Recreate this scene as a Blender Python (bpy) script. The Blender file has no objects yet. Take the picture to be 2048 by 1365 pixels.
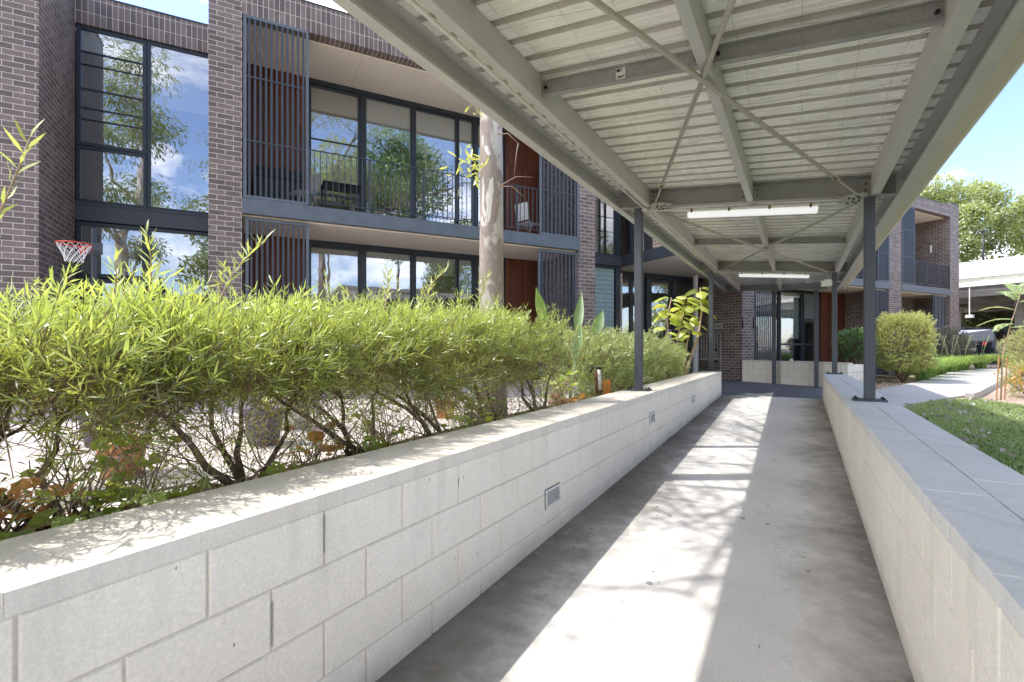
import bpy, math, random
import numpy as np
from mathutils import Vector, Matrix
R = math.radians
rnd = random.Random(7)
NP = np.random.default_rng(11)
sc = bpy.context.scene
COL = sc.collection

# ------------------------------------------------------------------ frames
EYE = 1.371
PSI = math.atan(576/980)                      # camera heading, left of the walkway axis
TH = R(31.97)                                 # facade direction, right of the walkway axis
OX, OY = -8.2425, 4.8939                      # facade origin (corner of the middle brick pier)
SD = (math.sin(TH), math.cos(TH)); ND = (math.cos(TH), -math.sin(TH))
ROTB = math.pi/2 - TH
def FW(s, y, z=0.0):                          # facade frame -> world, y = depth behind the facade
    return (OX+s*SD[0]-y*ND[0], OY+s*SD[1]-y*ND[1], z)

# ------------------------------------------------------------------ mesh builder
class MB:
    def __init__(s): s.v=[]; s.f=[]
    def add(s, vs, fs):
        o=len(s.v); s.v+= [tuple(a) for a in vs]; s.f += [tuple(i+o for i in f) for f in fs]
    def hexa(s, p): s.add(p, [(0,3,2,1),(4,5,6,7),(0,1,5,4),(1,2,6,5),(2,3,7,6),(3,0,4,7)])
    def box(s,x0,x1,y0,y1,z0,z1):
        s.hexa([(x0,y0,z0),(x1,y0,z0),(x1,y1,z0),(x0,y1,z0),(x0,y0,z1),(x1,y0,z1),(x1,y1,z1),(x0,y1,z1)])
    def bar(s,p,q,w,h,up=(0,0,1)):            # w across, h along up
        p=Vector(p); q=Vector(q); d=(q-p).normalized(); u=Vector(up); a=d.cross(u)
        if a.length<1e-5: a=d.cross(Vector((0,1,0)))
        a.normalize(); u=a.cross(d); a*=w/2; u*=h/2
        s.hexa([p-a-u,p+a-u,q+a-u,q-a-u,p-a+u,p+a+u,q+a+u,q-a+u])
    def tube(s,pts,r,n=8,cap=True):
        pts=[Vector(p) for p in pts]; rs=r if hasattr(r,'__len__') else [r]*len(pts)
        o=len(s.v); d0=(pts[1]-pts[0]).normalized()
        a=d0.cross(Vector((0,0,1)));
        if a.length<1e-3: a=Vector((1,0,0))
        a.normalize()
        for i,p in enumerate(pts):
            d=(pts[min(i+1,len(pts)-1)]-pts[max(i-1,0)]).normalized()
            a=(a-d*a.dot(d));
            if a.length<1e-6: a=d.orthogonal()
            a.normalize(); b=d.cross(a)
            for k in range(n):
                t=2*math.pi*k/n; s.v.append(tuple(p+(a*math.cos(t)+b*math.sin(t))*rs[i]))
        for i in range(len(pts)-1):
            for k in range(n):
                k2=(k+1)%n; s.f.append((o+i*n+k,o+i*n+k2,o+(i+1)*n+k2,o+(i+1)*n+k))
        if cap:
            s.f.append(tuple(o+k for k in range(n))[::-1]); s.f.append(tuple(o+(len(pts)-1)*n+k for k in range(n)))
    def prism(s, poly, z0, z1):               # xy polygon, ccw
        n=len(poly); o=len(s.v)
        s.v += [(x,y,z0) for x,y in poly]+[(x,y,z1) for x,y in poly]
        s.f.append(tuple(o+i for i in range(n))[::-1]); s.f.append(tuple(o+n+i for i in range(n)))
        for i in range(n):
            j=(i+1)%n; s.f.append((o+i,o+j,o+n+j,o+n+i))
    def cyl(s,c,r,h,n=12,axis=(0,0,1)):
        c=Vector(c); s.tube([c,c+Vector(axis)*h],r,n)
    def build(s,name,m,parent=None,smooth=False,bevel=0,seg=2):
        me=bpy.data.meshes.new(name); me.from_pydata(s.v,[],s.f); me.update()
        if m: me.materials.append(m)
        if smooth: me.polygons.foreach_set('use_smooth',[True]*len(me.polygons))
        o=bpy.data.objects.new(name,me); COL.objects.link(o)
        if parent: o.parent=parent
        if bevel:
            b=o.modifiers.new('b','BEVEL'); b.width=bevel; b.segments=seg; b.limit_method='ANGLE'; b.angle_limit=R(40)
        return o
def thing(name,label,cat,loc=(0,0,0),rz=0,group=None):
    o=bpy.data.objects.new(name,None); COL.objects.link(o); o.location=loc; o.rotation_euler=(0,0,rz)
    o.empty_display_size=.2
    return tag(o,label,cat,group)
def tag(o,label,cat,group=None,kind=None):
    if label: o['label']=label
    if cat: o['category']=cat
    if group: o['group']=group
    if kind: o['kind']=kind
    return o
def struct(name,mb,m,**k):
    o=mb.build(name,m,**k); o['kind']='structure'; return o

# ------------------------------------------------------------------ materials
class NT:
    def __init__(s,name):
        s.m=bpy.data.materials.new(name); s.m.use_nodes=True; s.t=s.m.node_tree; s.t.nodes.clear()
        s.out=s.n('ShaderNodeOutputMaterial')
    def n(s,typ,ins=None,**k):
        nd=s.t.nodes.new(typ)
        for a,b in k.items(): setattr(nd,a,b)
        if ins:
            for a,b in ins.items():
                if hasattr(b,'is_output') or isinstance(b,bpy.types.NodeSocket): s.t.links.new(b,nd.inputs[a])
                else: nd.inputs[a].default_value=b
        return nd
    def l(s,a,b): s.t.links.new(a,b)
    def math(s,op,a,b=0.0,c=None,clamp=False):
        d={0:a,1:b}
        if c is not None: d[2]=c
        return s.n('ShaderNodeMath',d,operation=op,use_clamp=clamp).outputs[0]
    def ramp(s,fac,stops):
        r=s.n('ShaderNodeValToRGB',{'Fac':fac}); e=r.color_ramp.elements
        while len(e)<len(stops): e.new(.5)
        for i,(p,c) in enumerate(stops):
            e[i].position=p; e[i].color=(c[0],c[1],c[2],1) if hasattr(c,'__len__') else (c,c,c,1)
        return r.outputs[0]
    def mix(s,f,a,b,mode='MIX'):
        x=s.n('ShaderNodeMix',data_type='RGBA',blend_type=mode)
        for i,v in ((0,f),(6,a),(7,b)):
            if isinstance(v,bpy.types.NodeSocket): s.l(v,x.inputs[i])
            else: x.inputs[i].default_value = v if i==0 else (v[0],v[1],v[2],1)
        return x.outputs[2]
    def noise(s,vec,scale,detail=4,rough=.55,dist=0):
        d={'Scale':scale,'Detail':detail,'Roughness':rough,'Distortion':dist}
        if vec is not None: d['Vector']=vec
        return s.n('ShaderNodeTexNoise',d).outputs['Fac']
    def obj(s): return s.n('ShaderNodeTexCoord').outputs['Object']
    def sep(s,v):
        return s.n('ShaderNodeSeparateXYZ',{0:v}).outputs
    def bump(s,h,st=.3,dist=.01,nrm=None):
        d={'Height':h,'Strength':st,'Distance':dist}
        if nrm is not None: d['Normal']=nrm
        return s.n('ShaderNodeBump',d).outputs[0]
    def bsdf(s,col,rough=.6,metal=0,nrm=None,spec=.4,**k):
        d={'Base Color':col if isinstance(col,bpy.types.NodeSocket) else (col[0],col[1],col[2],1),'Roughness':rough,'Metallic':metal,'Specular IOR Level':spec}
        d.update(k)
        if nrm is not None: d['Normal']=nrm
        b=s.n('ShaderNodeBsdfPrincipled',d); s.l(b.outputs[0],s.out.inputs[0]); return b

def m_paint(name,c,rough=.45,var=.25,metal=0,scale=6,bump=.05,grain=120,speck=0):
    t=NT(name); o=t.obj(); n1=t.noise(o,scale,5,.6); n2=t.noise(o,grain,2)
    f=t.math('MULTIPLY_ADD',n1,var*2,1-var)
    c2=t.mix(1.0,c,(1,1,1)) if 0 else c
    col=t.n('ShaderNodeVectorMath',{0:(c[0],c[1],c[2]),1:t.n('ShaderNodeCombineXYZ',{0:f,1:f,2:f}).outputs[0]},operation='MULTIPLY').outputs[0]
    if speck:
        g=t.math('MULTIPLY_ADD',n2,speck*2,1-speck)
        col=t.n('ShaderNodeVectorMath',{0:col,1:t.n('ShaderNodeCombineXYZ',{0:g,1:g,2:g}).outputs[0]},operation='MULTIPLY').outputs[0]
    rr=t.math('MULTIPLY_ADD',n1,.3,rough-.15)
    t.bsdf(col,rr,metal,t.bump(n2,bump,.01)); return t.m

def boxuv(t):                                 # wall coordinates from the object's own space
    o=t.obj(); X,Y,Z=t.sep(o)
    nrm=t.n('ShaderNodeNewGeometry').outputs['Normal']
    ln=t.n('ShaderNodeVectorTransform',{0:nrm},vector_type='NORMAL',convert_from='WORLD',convert_to='OBJECT').outputs[0]
    a=t.sep(ln); ax=t.math('ABSOLUTE',a[0]); ay=t.math('ABSOLUTE',a[1]); f=t.math('GREATER_THAN',ax,ay)
    u=t.math('ADD',t.math('MULTIPLY',Y,f),t.math('MULTIPLY',X,t.math('SUBTRACT',1.0,f)))
    return u,Z,o
def m_brick(name,soldier=False):
    t=NT(name); u,z,o=boxuv(t)
    if soldier: v=t.n('ShaderNodeCombineXYZ',{0:t.math('ADD',z,.0),1:u,2:0.0}).outputs[0]
    else: v=t.n('ShaderNodeCombineXYZ',{0:u,1:z,2:0.0}).outputs[0]
    v=t.n('ShaderNodeVectorMath',{0:v,1:(0.13,.02,0)},operation='ADD').outputs[0]
    b=t.n('ShaderNodeTexBrick',{'Vector':v,'Color1':(.125,.096,.086,1),'Color2':(.225,.174,.156,1),'Mortar':(.54,.475,.42,1),'Scale':1.0,'Mortar Size':.0054,'Mortar Smooth':.15,'Bias':-.1,'Brick Width':.24,'Row Height':.086},offset=0.0 if soldier else .5)
    n=t.noise(o,3,4); n2=t.noise(o,60,4,.7)
    f=t.math('MULTIPLY_ADD',n,.8,.6); f2=t.math('MULTIPLY_ADD',n2,.6,.7); ff=t.math('MULTIPLY',f,f2)
    col=t.n('ShaderNodeVectorMath',{0:b.outputs[0],1:t.n('ShaderNodeCombineXYZ',{0:ff,1:ff,2:ff}).outputs[0]},operation='MULTIPLY').outputs[0]
    # rusty patches on a few bricks
    rs=t.ramp(t.noise(o,1.3,3,.7),[(.62,0),(.72,1)])
    col=t.mix(t.math('MULTIPLY',t.math('MULTIPLY',rs,.35),t.math('SUBTRACT',1.0,b.outputs[1])),col,(.26,.11,.06))
    hh=t.math('ADD',t.math('MULTIPLY',b.outputs[1],-1.0),t.math('MULTIPLY',n2,.25))
    t.bsdf(col,.62,0,t.bump(hh,.5,.006)); return t.m
def m_block(name,c=(.90,.845,.745)):
    t=NT(name); o=t.obj()
    n1=t.noise(o,1.6,4); n2=t.noise(o,95,4,.8); n3=t.noise(o,34,3)
    xyz=t.sep(o); v2=t.n('ShaderNodeCombineXYZ',{0:t.math('ADD',xyz[0],xyz[1]),1:t.math('MULTIPLY',xyz[2],.6),2:0.0}).outputs[0]
    vor=t.n('ShaderNodeTexVoronoi',{'Vector':v2,'Scale':5.5},voronoi_dimensions='2D').outputs['Distance']
    pit=t.math('LESS_THAN',t.math('ADD',vor,t.math('MULTIPLY',t.math('SUBTRACT',n2,.5),.022)),.019)
    r2=t.noise(o,2.2,3,.6); pit=t.math('MULTIPLY',pit,t.math('GREATER_THAN',r2,.53))
    col=t.mix(t.ramp(n1,[(.35,0),(.7,1)]),(c[0]*.93,c[1]*.92,c[2]*.9),c)
    g=t.math('MULTIPLY_ADD',n2,.62,.72)
    col=t.n('ShaderNodeVectorMath',{0:col,1:t.n('ShaderNodeCombineXYZ',{0:g,1:g,2:g}).outputs[0]},operation='MULTIPLY').outputs[0]
    col=t.mix(t.math('MULTIPLY',pit,.8),col,(.16,.08,.045))
    # grey water streaks below the coping and soft grime patches
    zz=t.sep(o)[2]; xx=t.math('ADD',t.sep(o)[0],t.sep(o)[1])
    sv=t.n('ShaderNodeCombineXYZ',{0:t.math('MULTIPLY',xx,9.0),1:0.0,2:t.math('MULTIPLY',zz,.8)}).outputs[0]
    sk=t.ramp(t.noise(sv,1.0,4,.65),[(.50,0),(.72,1)]); top=t.ramp(zz,[(.30,0),(.80,1)])
    col=t.mix(t.math('MULTIPLY',t.math('MULTIPLY',sk,top),.30),col,(c[0]*.52,c[1]*.51,c[2]*.5))
    gp=t.ramp(t.noise(o,3.1,5,.7),[(.52,0),(.75,1)]); col=t.mix(t.math('MULTIPLY',gp,.22),col,(c[0]*.62,c[1]*.59,c[2]*.55))
    # a dirty band low down on the courses
    Z=t.sep(o)[2]; Y=t.sep(o)[1]
    low=t.math('SUBTRACT',Z,t.math('MULTIPLY',Y,.03))
    d=t.math('MULTIPLY',t.ramp(t.math('ADD',low,t.math('MULTIPLY',t.noise(o,5,4),.16)),[(.06,1),(.2,0)]),.4)
    col=t.mix(d,col,(.34,.31,.27))
    h=t.math('ADD',t.math('MULTIPLY',n2,.5),t.math('MULTIPLY',n3,.3))
    h=t.math('SUBTRACT',h,t.math('MULTIPLY',pit,1.5))
    t.bsdf(col,.75,0,t.bump(h,.35,.004),spec=.3); return t.m
def m_concrete(name,c=(.52,.51,.49),dirt=True,sc_=1.0):
    t=NT(name); o=t.obj(); X,Y,Z=t.sep(o)
    n1=t.noise(o,1.1*sc_,5,.6); n2=t.noise(o,180,3,.75); n3=t.noise(o,7,5,.65)
    col=t.mix(t.ramp(n1,[(.3,0),(.7,1)]),(c[0]*.86,c[1]*.86,c[2]*.85),(c[0]*1.08,c[1]*1.08,c[2]*1.08))
    g=t.math('MULTIPLY_ADD',n2,.9,.55)
    if dirt:
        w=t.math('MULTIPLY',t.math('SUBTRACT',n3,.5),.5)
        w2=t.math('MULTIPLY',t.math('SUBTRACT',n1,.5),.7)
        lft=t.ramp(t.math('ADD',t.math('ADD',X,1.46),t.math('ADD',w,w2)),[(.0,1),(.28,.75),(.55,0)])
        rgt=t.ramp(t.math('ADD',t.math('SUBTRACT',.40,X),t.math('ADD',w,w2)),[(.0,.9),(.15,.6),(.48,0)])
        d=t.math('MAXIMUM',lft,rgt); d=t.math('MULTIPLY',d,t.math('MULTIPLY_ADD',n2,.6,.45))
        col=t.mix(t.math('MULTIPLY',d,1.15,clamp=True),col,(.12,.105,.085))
        crk=t.n('ShaderNodeTexVoronoi',{'Vector':t.n('ShaderNodeVectorMath',{0:o,1:t.n('ShaderNodeTexNoise',{'Vector':o,'Scale':2.5,'Detail':4.0}).outputs['Color']},operation='ADD').outputs[0],'Scale':.55},feature='DISTANCE_TO_EDGE').outputs['Distance']
        col=t.mix(t.math('MULTIPLY',t.math('LESS_THAN',crk,.0011),.35),col,(.2,.19,.17))
    col=t.n('ShaderNodeVectorMath',{0:col,1:t.n('ShaderNodeCombineXYZ',{0:g,1:g,2:g}).outputs[0]},operation='MULTIPLY').outputs[0]
    t.bsdf(col,.8,0,t.bump(n2,.35,.003),spec=.25); return t.m
def m_leaf(name,lo,hi,trans=.45,rough=.45):
    t=NT(name); a=t.n('ShaderNodeAttribute',attribute_name='tone').outputs['Fac']
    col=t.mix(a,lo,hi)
    df=t.n('ShaderNodeBsdfDiffuse',{'Color':col}); tr=t.n('ShaderNodeBsdfTranslucent',{'Color':t.mix(.5,col,tuple(min(1,x*1.5) for x in (hi[0],hi[1]*1.05,hi[2]*.5)))})
    m1=t.n('ShaderNodeMixShader',{0:trans,1:df.outputs[0],2:tr.outputs[0]})
    gl=t.n('ShaderNodeBsdfGlossy',{'Color':(1,1,1,1),'Roughness':rough})
    m2=t.n('ShaderNodeMixShader',{0:.10,1:m1.outputs[0],2:gl.outputs[0]}); t.l(m2.outputs[0],t.out.inputs[0]); return t.m
def m_glass(name,tint=(.75,.8,.8),refl=.42,wave=.0):
    t=NT(name); o=t.obj()
    lw=t.n('ShaderNodeLayerWeight',{'Blend':.35}).outputs['Fresnel']
    f=t.math('ADD',t.math('MULTIPLY',lw,.5),refl,clamp=True)
    nrm=t.bump(t.noise(o,1.2,2),wave,.02)
    g=t.n('ShaderNodeBsdfGlossy',{'Color':(.95,.97,1,1),'Roughness':.004,'Normal':nrm}); tr=t.n('ShaderNodeBsdfTransparent',{'Color':(tint[0],tint[1],tint[2],1)})
    mx=t.n('ShaderNodeMixShader',{0:f,1:tr.outputs[0],2:g.outputs[0]}); t.l(mx.outputs[0],t.out.inputs[0]); return t.m
def m_timber(name):
    t=NT(name); u,z,o=boxuv(t)
    v=t.n('ShaderNodeCombineXYZ',{0:z,1:u,2:0.0}).outputs[0]
    b=t.n('ShaderNodeTexBrick',{'Vector':v,'Color1':(.085,.027,.016,1),'Color2':(.18,.056,.028,1),'Mortar':(.012,.006,.004,1),'Scale':1.0,'Mortar Size':.003,'Mortar Smooth':.1,'Brick Width':6.0,'Row Height':.09},offset=.0)
    st=t.noise(t.n('ShaderNodeCombineXYZ',{0:t.math('MULTIPLY',u,40.0),1:t.math('MULTIPLY',z,1.5),2:0.0}).outputs[0],1.0,5,.7)
    g=t.math('MULTIPLY_ADD',st,.9,.5)
    col=t.n('ShaderNodeVectorMath',{0:b.outputs[0],1:t.n('ShaderNodeCombineXYZ',{0:g,1:g,2:g}).outputs[0]},operation='MULTIPLY').outputs[0]
    t.bsdf(col,.4,0,t.bump(t.math('MULTIPLY',b.outputs[1],-1.0),.6,.005)); return t.m
def m_pavers(name,c,w=.4,h=.4):
    t=NT(name); o=t.obj()
    b=t.n('ShaderNodeTexBrick',{'Vector':o,'Color1':(c[0]*.88,c[1]*.87,c[2]*.86,1),'Color2':(c[0],c[1],c[2],1),'Mortar':(c[0]*.45,c[1]*.43,c[2]*.4,1),'Scale':1.0,'Mortar Size':.004,'Brick Width':w,'Row Height':h},offset=.5)
    g=t.math('MULTIPLY_ADD',t.noise(o,90,3,.7),.4,.8); g=t.math('MULTIPLY',g,t.math('MULTIPLY_ADD',t.noise(o,1.5,4),.5,.75))
    col=t.n('ShaderNodeVectorMath',{0:b.outputs[0],1:t.n('ShaderNodeCombineXYZ',{0:g,1:g,2:g}).outputs[0]},operation='MULTIPLY').outputs[0]
    t.bsdf(col,.8,0,t.bump(b.outputs[1],.3,-.004)); return t.m
def m_mulch(name,a,b,scale=28):
    t=NT(name); o=t.obj()
    v=t.n('ShaderNodeTexVoronoi',{'Vector':o,'Scale':float(scale)}); n=t.noise(o,5,5,.7); n2=t.noise(o,scale*3,3,.7)
    f=t.math('MULTIPLY',t.sep(v.outputs['Color'])[0],t.math('MULTIPLY_ADD',n,1.0,.4),clamp=True)
    col=t.mix(f,a,b); g=t.math('MULTIPLY_ADD',n2,.9,.55)
    col=t.n('ShaderNodeVectorMath',{0:col,1:t.n('ShaderNodeCombineXYZ',{0:g,1:g,2:g}).outputs[0]},operation='MULTIPLY').outputs[0]
    t.bsdf(col,.95,0,t.bump(t.math('ADD',v.outputs['Distance'],n2),.8,.02),spec=.1); return t.m
def m_bark(name,a,b,c,patch=9,vert=.35):
    t=NT(name); o=t.obj(); X,Y,Z=t.sep(o)
    v=t.n('ShaderNodeCombineXYZ',{0:X,1:Y,2:t.math('MULTIPLY',Z,vert)}).outputs[0]
    n=t.noise(v,patch,3,.6,.6); n2=t.noise(v,patch*7,4,.7)
    col=t.ramp(n,[(.42,a),(.47,b),(.60,b),(.63,c)])
    g=t.math('MULTIPLY_ADD',n2,.5,.75)
    col=t.n('ShaderNodeVectorMath',{0:col,1:t.n('ShaderNodeCombineXYZ',{0:g,1:g,2:g}).outputs[0]},operation='MULTIPLY').outputs[0]
    t.bsdf(col,.8,0,t.bump(t.math('ADD',n,t.math('MULTIPLY',n2,.4)),.5,.02),spec=.2); return t.m
def m_flat(name,c,rough=.5,metal=0,**k):
    return m_paint(name,c,rough,.08,metal,5,.02,90,.06)

M={}
M['brick']=m_brick('dark_brick'); M['soldier']=m_brick('soldier_brick',True)
M['block']=m_block('painted_block'); M['mortar']=m_paint('painted_joint',(.66,.61,.53),.8,.2,grain=60,speck=.2)
M['joint_dark']=m_paint('open_joint',(.16,.15,.13),.9,.3)
M['cope']=m_block('coping_block',(.80,.75,.67))
M['copecool']=m_block('coping_block_bare',(.76,.745,.72))
M['walk']=m_concrete('walkway_concrete',(.70,.68,.655)); M['path']=m_concrete('path_concrete',(.52,.50,.47),False,.6)
M['darkpave']=m_pavers('dark_paving',(.16,.17,.19),.6,.3)
M['pavers']=m_pavers('pale_pavers',(.60,.54,.49),.30,.15)
M['charcoal']=m_paint('charcoal_metal',(.055,.065,.082),.42,.25,bump=.03,speck=.12)
M['charcoal2']=m_paint('weathered_charcoal_metal',(.115,.135,.16),.45,.35,scale=4,bump=.05,speck=.15)
M['frame']=m_paint('window_frame',(.028,.036,.048),.35,.15)
M['post']=m_paint('post_paint',(.068,.076,.090),.4,.22,bump=.03,speck=.15)
M['beam']=m_paint('canopy_steel',(.57,.565,.54),.5,.18,scale=3,bump=.12,grain=260,speck=.30)
M['beamdark']=m_paint('galvanised_dirty',(.34,.335,.32),.55,.3,scale=5,bump=.15,grain=200,speck=.45)
M['sheet']=m_paint('roof_lining',(.97,.95,.89),.28,.12,scale=2,bump=.03,speck=.05)
M['balfloor']=m_paint('balcony_tile',(.62,.59,.54),.6,.1)
M['ribs']=m_paint('rib_trough_shade',(.62,.60,.53),.5,.25,speck=.1)  # lining darkened to paint in the shade inside the rib troughs
M['gutter']=m_paint('gutter_paint',(.62,.58,.48),.5,.12)
M['galv']=m_paint('galvanised',(.46,.45,.39),.45,.2,.2,grain=150,speck=.25)
M['soffit']=m_paint('soffit_paint',(.90,.80,.68),.6,.05,speck=.03)
M['timber']=m_timber('red_timber')
M['glass']=m_glass('window_glass',(.84,.88,.88),.34,.10); M['glassd']=m_glass('lower_glass',(.72,.78,.78),.28,.12)
M['louvre']=m_paint('frosted_louvre',(.32,.42,.44),.25,.15)
M['blind']=m_paint('roller_blind',(.50,.47,.37),.8,.08); M['blindw']=m_paint('white_blind',(.62,.66,.62),.8,.08)
M['dark']=m_flat('dark_room',(.035,.033,.032),.9); M['room']=m_flat('room_wall',(.50,.47,.43),.9); M['render']=m_paint('rendered_wall',(.42,.40,.37),.8,.2)
tt=NT('lit_diffuser'); tt.bsdf((.9,.9,.9),.2,**{'Emission Color':(.93,.96,1,1),'Emission Strength':.55}); M['tubelit']=tt.m
M['white']=m_flat('white_plastic',(.78,.77,.72),.3); M['whiteconc']=m_paint('white_concrete',(.80,.79,.76),.8,.12,speck=.08)
M['tubew']=m_flat('tube_white',(.92,.93,.95),.15); M['black']=m_flat('black_plastic',(.02,.02,.022),.4)
M['bolt']=m_flat('dark_bolt',(.03,.03,.032),.4,.5); M['brass']=m_flat('worn_brass',(.22,.15,.05),.4,.6)
M['rust']=m_flat('rusty_brown',(.16,.07,.035),.8); M['orange']=m_flat('orange_timber',(.75,.27,.05),.6); M['red']=m_flat('red_metal',(.62,.06,.03),.4)
M['net']=m_flat('net_cord',(.80,.78,.76),.8)
M['soil']=m_mulch('leafy_soil',(.13,.09,.06),(.45,.33,.23),30); M['mulch']=m_mulch('pale_mulch',(.40,.29,.21),(.70,.56,.45),26)
M['turf']=m_mulch('turf_base',(.05,.10,.02),(.14,.24,.05),60); M['asphalt']=m_paint('asphalt',(.055,.055,.057),.9,.2,grain=200,speck=.3)
M['ground']=m_paint('dry_ground',(.20,.19,.13),.95,.3,scale=.4)
M['bark']=m_bark('gum_bark',(.60,.55,.48),(.36,.30,.26),(.72,.68,.60),5.5,.45)
M['stem']=m_bark('shrub_stem',(.10,.070,.045),(.17,.12,.08),(.24,.18,.12),30,.3)
M['branch']=m_bark('tree_branch',(.16,.13,.10),(.26,.21,.17),(.36,.31,.26),6,.4)
M['palestem']=m_paint('pale_stem',(.42,.30,.20),.6,.25,scale=12)
M['twig']=m_paint('fine_twig',(.22,.15,.085),.8,.3)
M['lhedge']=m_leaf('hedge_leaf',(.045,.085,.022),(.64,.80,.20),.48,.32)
M['ldead']=m_leaf('dead_leaf',(.16,.09,.045),(.46,.33,.20),.3)
M['lhedge2']=m_leaf('far_hedge_leaf',(.17,.25,.06),(.55,.62,.26),.5)
M['lgum']=m_leaf('gum_leaf',(.10,.15,.05),(.30,.36,.12),.35)
M['ltree']=m_leaf('tree_leaf',(.09,.13,.03),(.50,.55,.19),.4)
M['ldark']=m_leaf('dark_leaf',(.03,.09,.015),(.16,.30,.06),.3)
M['lpurple']=m_leaf('purple_grey_leaf',(.09,.09,.06),(.24,.22,.16),.3)
M['lball']=m_leaf('clipped_shrub_leaf',(.22,.27,.05),(.62,.64,.24),.5)
M['lstrap']=m_leaf('strap_leaf',(.14,.28,.04),(.55,.70,.20),.5)
M['lyellow']=m_leaf('yellow_green_leaf',(.40,.48,.07),(.75,.80,.20),.5)
M['lshoot']=m_leaf('shoot_leaf',(.22,.32,.06),(.68,.76,.22),.5)
M['lfern']=m_leaf('fern_leaf',(.25,.42,.16),(.58,.72,.38),.5)
M['lger']=m_leaf('geranium_leaf',(.13,.24,.05),(.52,.62,.10),.5)
M['lred']=m_leaf('autumn_leaf',(.50,.12,.04),(.85,.42,.10),.5)
M['lorange']=m_leaf('orange_flower',(.80,.30,.03),(.95,.55,.08),.5)
M['lfallen']=m_leaf('fallen_leaf',(.16,.12,.09),(.55,.48,.43),.2)
M['grass']=m_leaf('lawn_blade',(.17,.26,.07),(.52,.58,.24),.45)
M['llit']=m_leaf('dry_litter',(.22,.13,.07),(.60,.44,.30),.25)
M['lbig']=m_leaf('broad_leaf',(.40,.52,.06),(.76,.84,.18),.55)
M['lstrel']=m_leaf('paddle_leaf',(.10,.22,.05),(.30,.46,.14),.4)
M['pot']=m_flat('dark_pot',(.06,.055,.09),.5); M['terracotta']=m_flat('terracotta',(.40,.17,.08),.7); M['sleeper']=m_paint('edging_timber',(.42,.22,.11),.85,.3)
M['carpaint']=m_flat('dark_car_paint',(.035,.04,.048),.15,.4); M['carglass']=m_glass('car_glass',(.2,.25,.28),.5); M['tyre']=m_flat('tyre',(.02,.02,.02),.9)
M['alloy']=m_flat('alloy',(.45,.46,.47),.3,.8); M['carred']=m_flat('tail_light_red',(.65,.02,.02),.2); M['silver']=m_flat('silver_car',(.4,.42,.44),.25,.5)
M['blue']=m_flat('sign_blue',(.05,.06,.40),.4); M['deck']=m_paint('car_park_concrete',(.30,.29,.28),.85,.2)
M['chairw']=m_flat('chair_white',(.75,.72,.70),.4)

# ------------------------------------------------------------------ foliage
def nrmz(a): return a/np.maximum(np.linalg.norm(a,axis=1,keepdims=True),1e-9)
def rdir(n,up=0.0):
    d=NP.normal(size=(n,3)); d[:,2]+=up; return nrmz(d)
def leaf_obj(name,P,D,L,W,tone,mat,parent=None,droop=.15,broad=False):
    n=len(P); L=np.broadcast_to(L,(n,)).reshape(n,1); W=np.broadcast_to(W,(n,)).reshape(n,1)
    D=nrmz(D); s=nrmz(np.cross(D,rdir(n))); nm=np.cross(s,D)
    V=np.empty((n,6,3))
    V[:,0]=P
    V[:,1]=P+D*L*.35+s*W*.5+nm*W*.18; V[:,2]=P+D*L*.35-s*W*.5+nm*W*.18
    k=.42 if broad else .32
    V[:,3]=P+D*L*.72+s*W*k-nm*L*droop*.5+nm*W*.12; V[:,4]=P+D*L*.72-s*W*k-nm*L*droop*.5+nm*W*.12
    V[:,5]=P+D*L-nm*L*droop
    me=bpy.data.meshes.new(name); me.vertices.add(n*6); me.vertices.foreach_set('co',V.reshape(-1))
    b=(np.arange(n)*6)[:,None]
    lp=(b+np.array([0,2,1, 1,2,4,3, 3,4,5])[None]).reshape(-1)
    me.loops.add(n*10); me.loops.foreach_set('vertex_index',lp.astype(np.int32))
    me.polygons.add(n*3)
    st=(np.arange(n)*10)[:,None]+np.array([0,3,7])[None]
    me.polygons.foreach_set('loop_start',st.reshape(-1).astype(np.int32))
    me.polygons.foreach_set('loop_total',np.tile([3,4,3],n).astype(np.int32))
    at=me.attributes.new('tone','FLOAT','FACE'); at.data.foreach_set('value',np.repeat(np.clip(tone,0,1),3).astype(np.float32))
    me.update(); me.validate(); me.materials.append(mat)
    o=bpy.data.objects.new(name,me); COL.objects.link(o)
    if parent: o.parent=parent
    return o
def twig_obj(name,A,B,r,mat,parent=None):
    n=len(A); D=nrmz(B-A); s=nrmz(np.cross(D,rdir(n))); q=np.cross(D,s); r=np.broadcast_to(r,(n,)).reshape(n,1)
    V=np.empty((n,6,3))
    for k in range(3):
        t=2*math.pi*k/3; o=(s*math.cos(t)+q*math.sin(t))*r; V[:,k]=A+o; V[:,3+k]=B+o*.5
    b=(np.arange(n)*6)[:,None]
    F=(b+np.array([0,1,4,3, 1,2,5,4, 2,0,3,5])[None]).reshape(-1)
    me=bpy.data.meshes.new(name); me.vertices.add(n*6); me.vertices.foreach_set('co',V.reshape(-1))
    me.loops.add(n*12); me.loops.foreach_set('vertex_index',F.astype(np.int32)); me.polygons.add(n*3)
    me.polygons.foreach_set('loop_start',(np.arange(n*3)*4).astype(np.int32)); me.polygons.foreach_set('loop_total',np.full(n*3,4,np.int32))
    me.update(); me.validate(); me.materials.append(mat)
    o=bpy.data.objects.new(name,me); COL.objects.link(o)
    if parent: o.parent=parent
    return o
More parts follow.
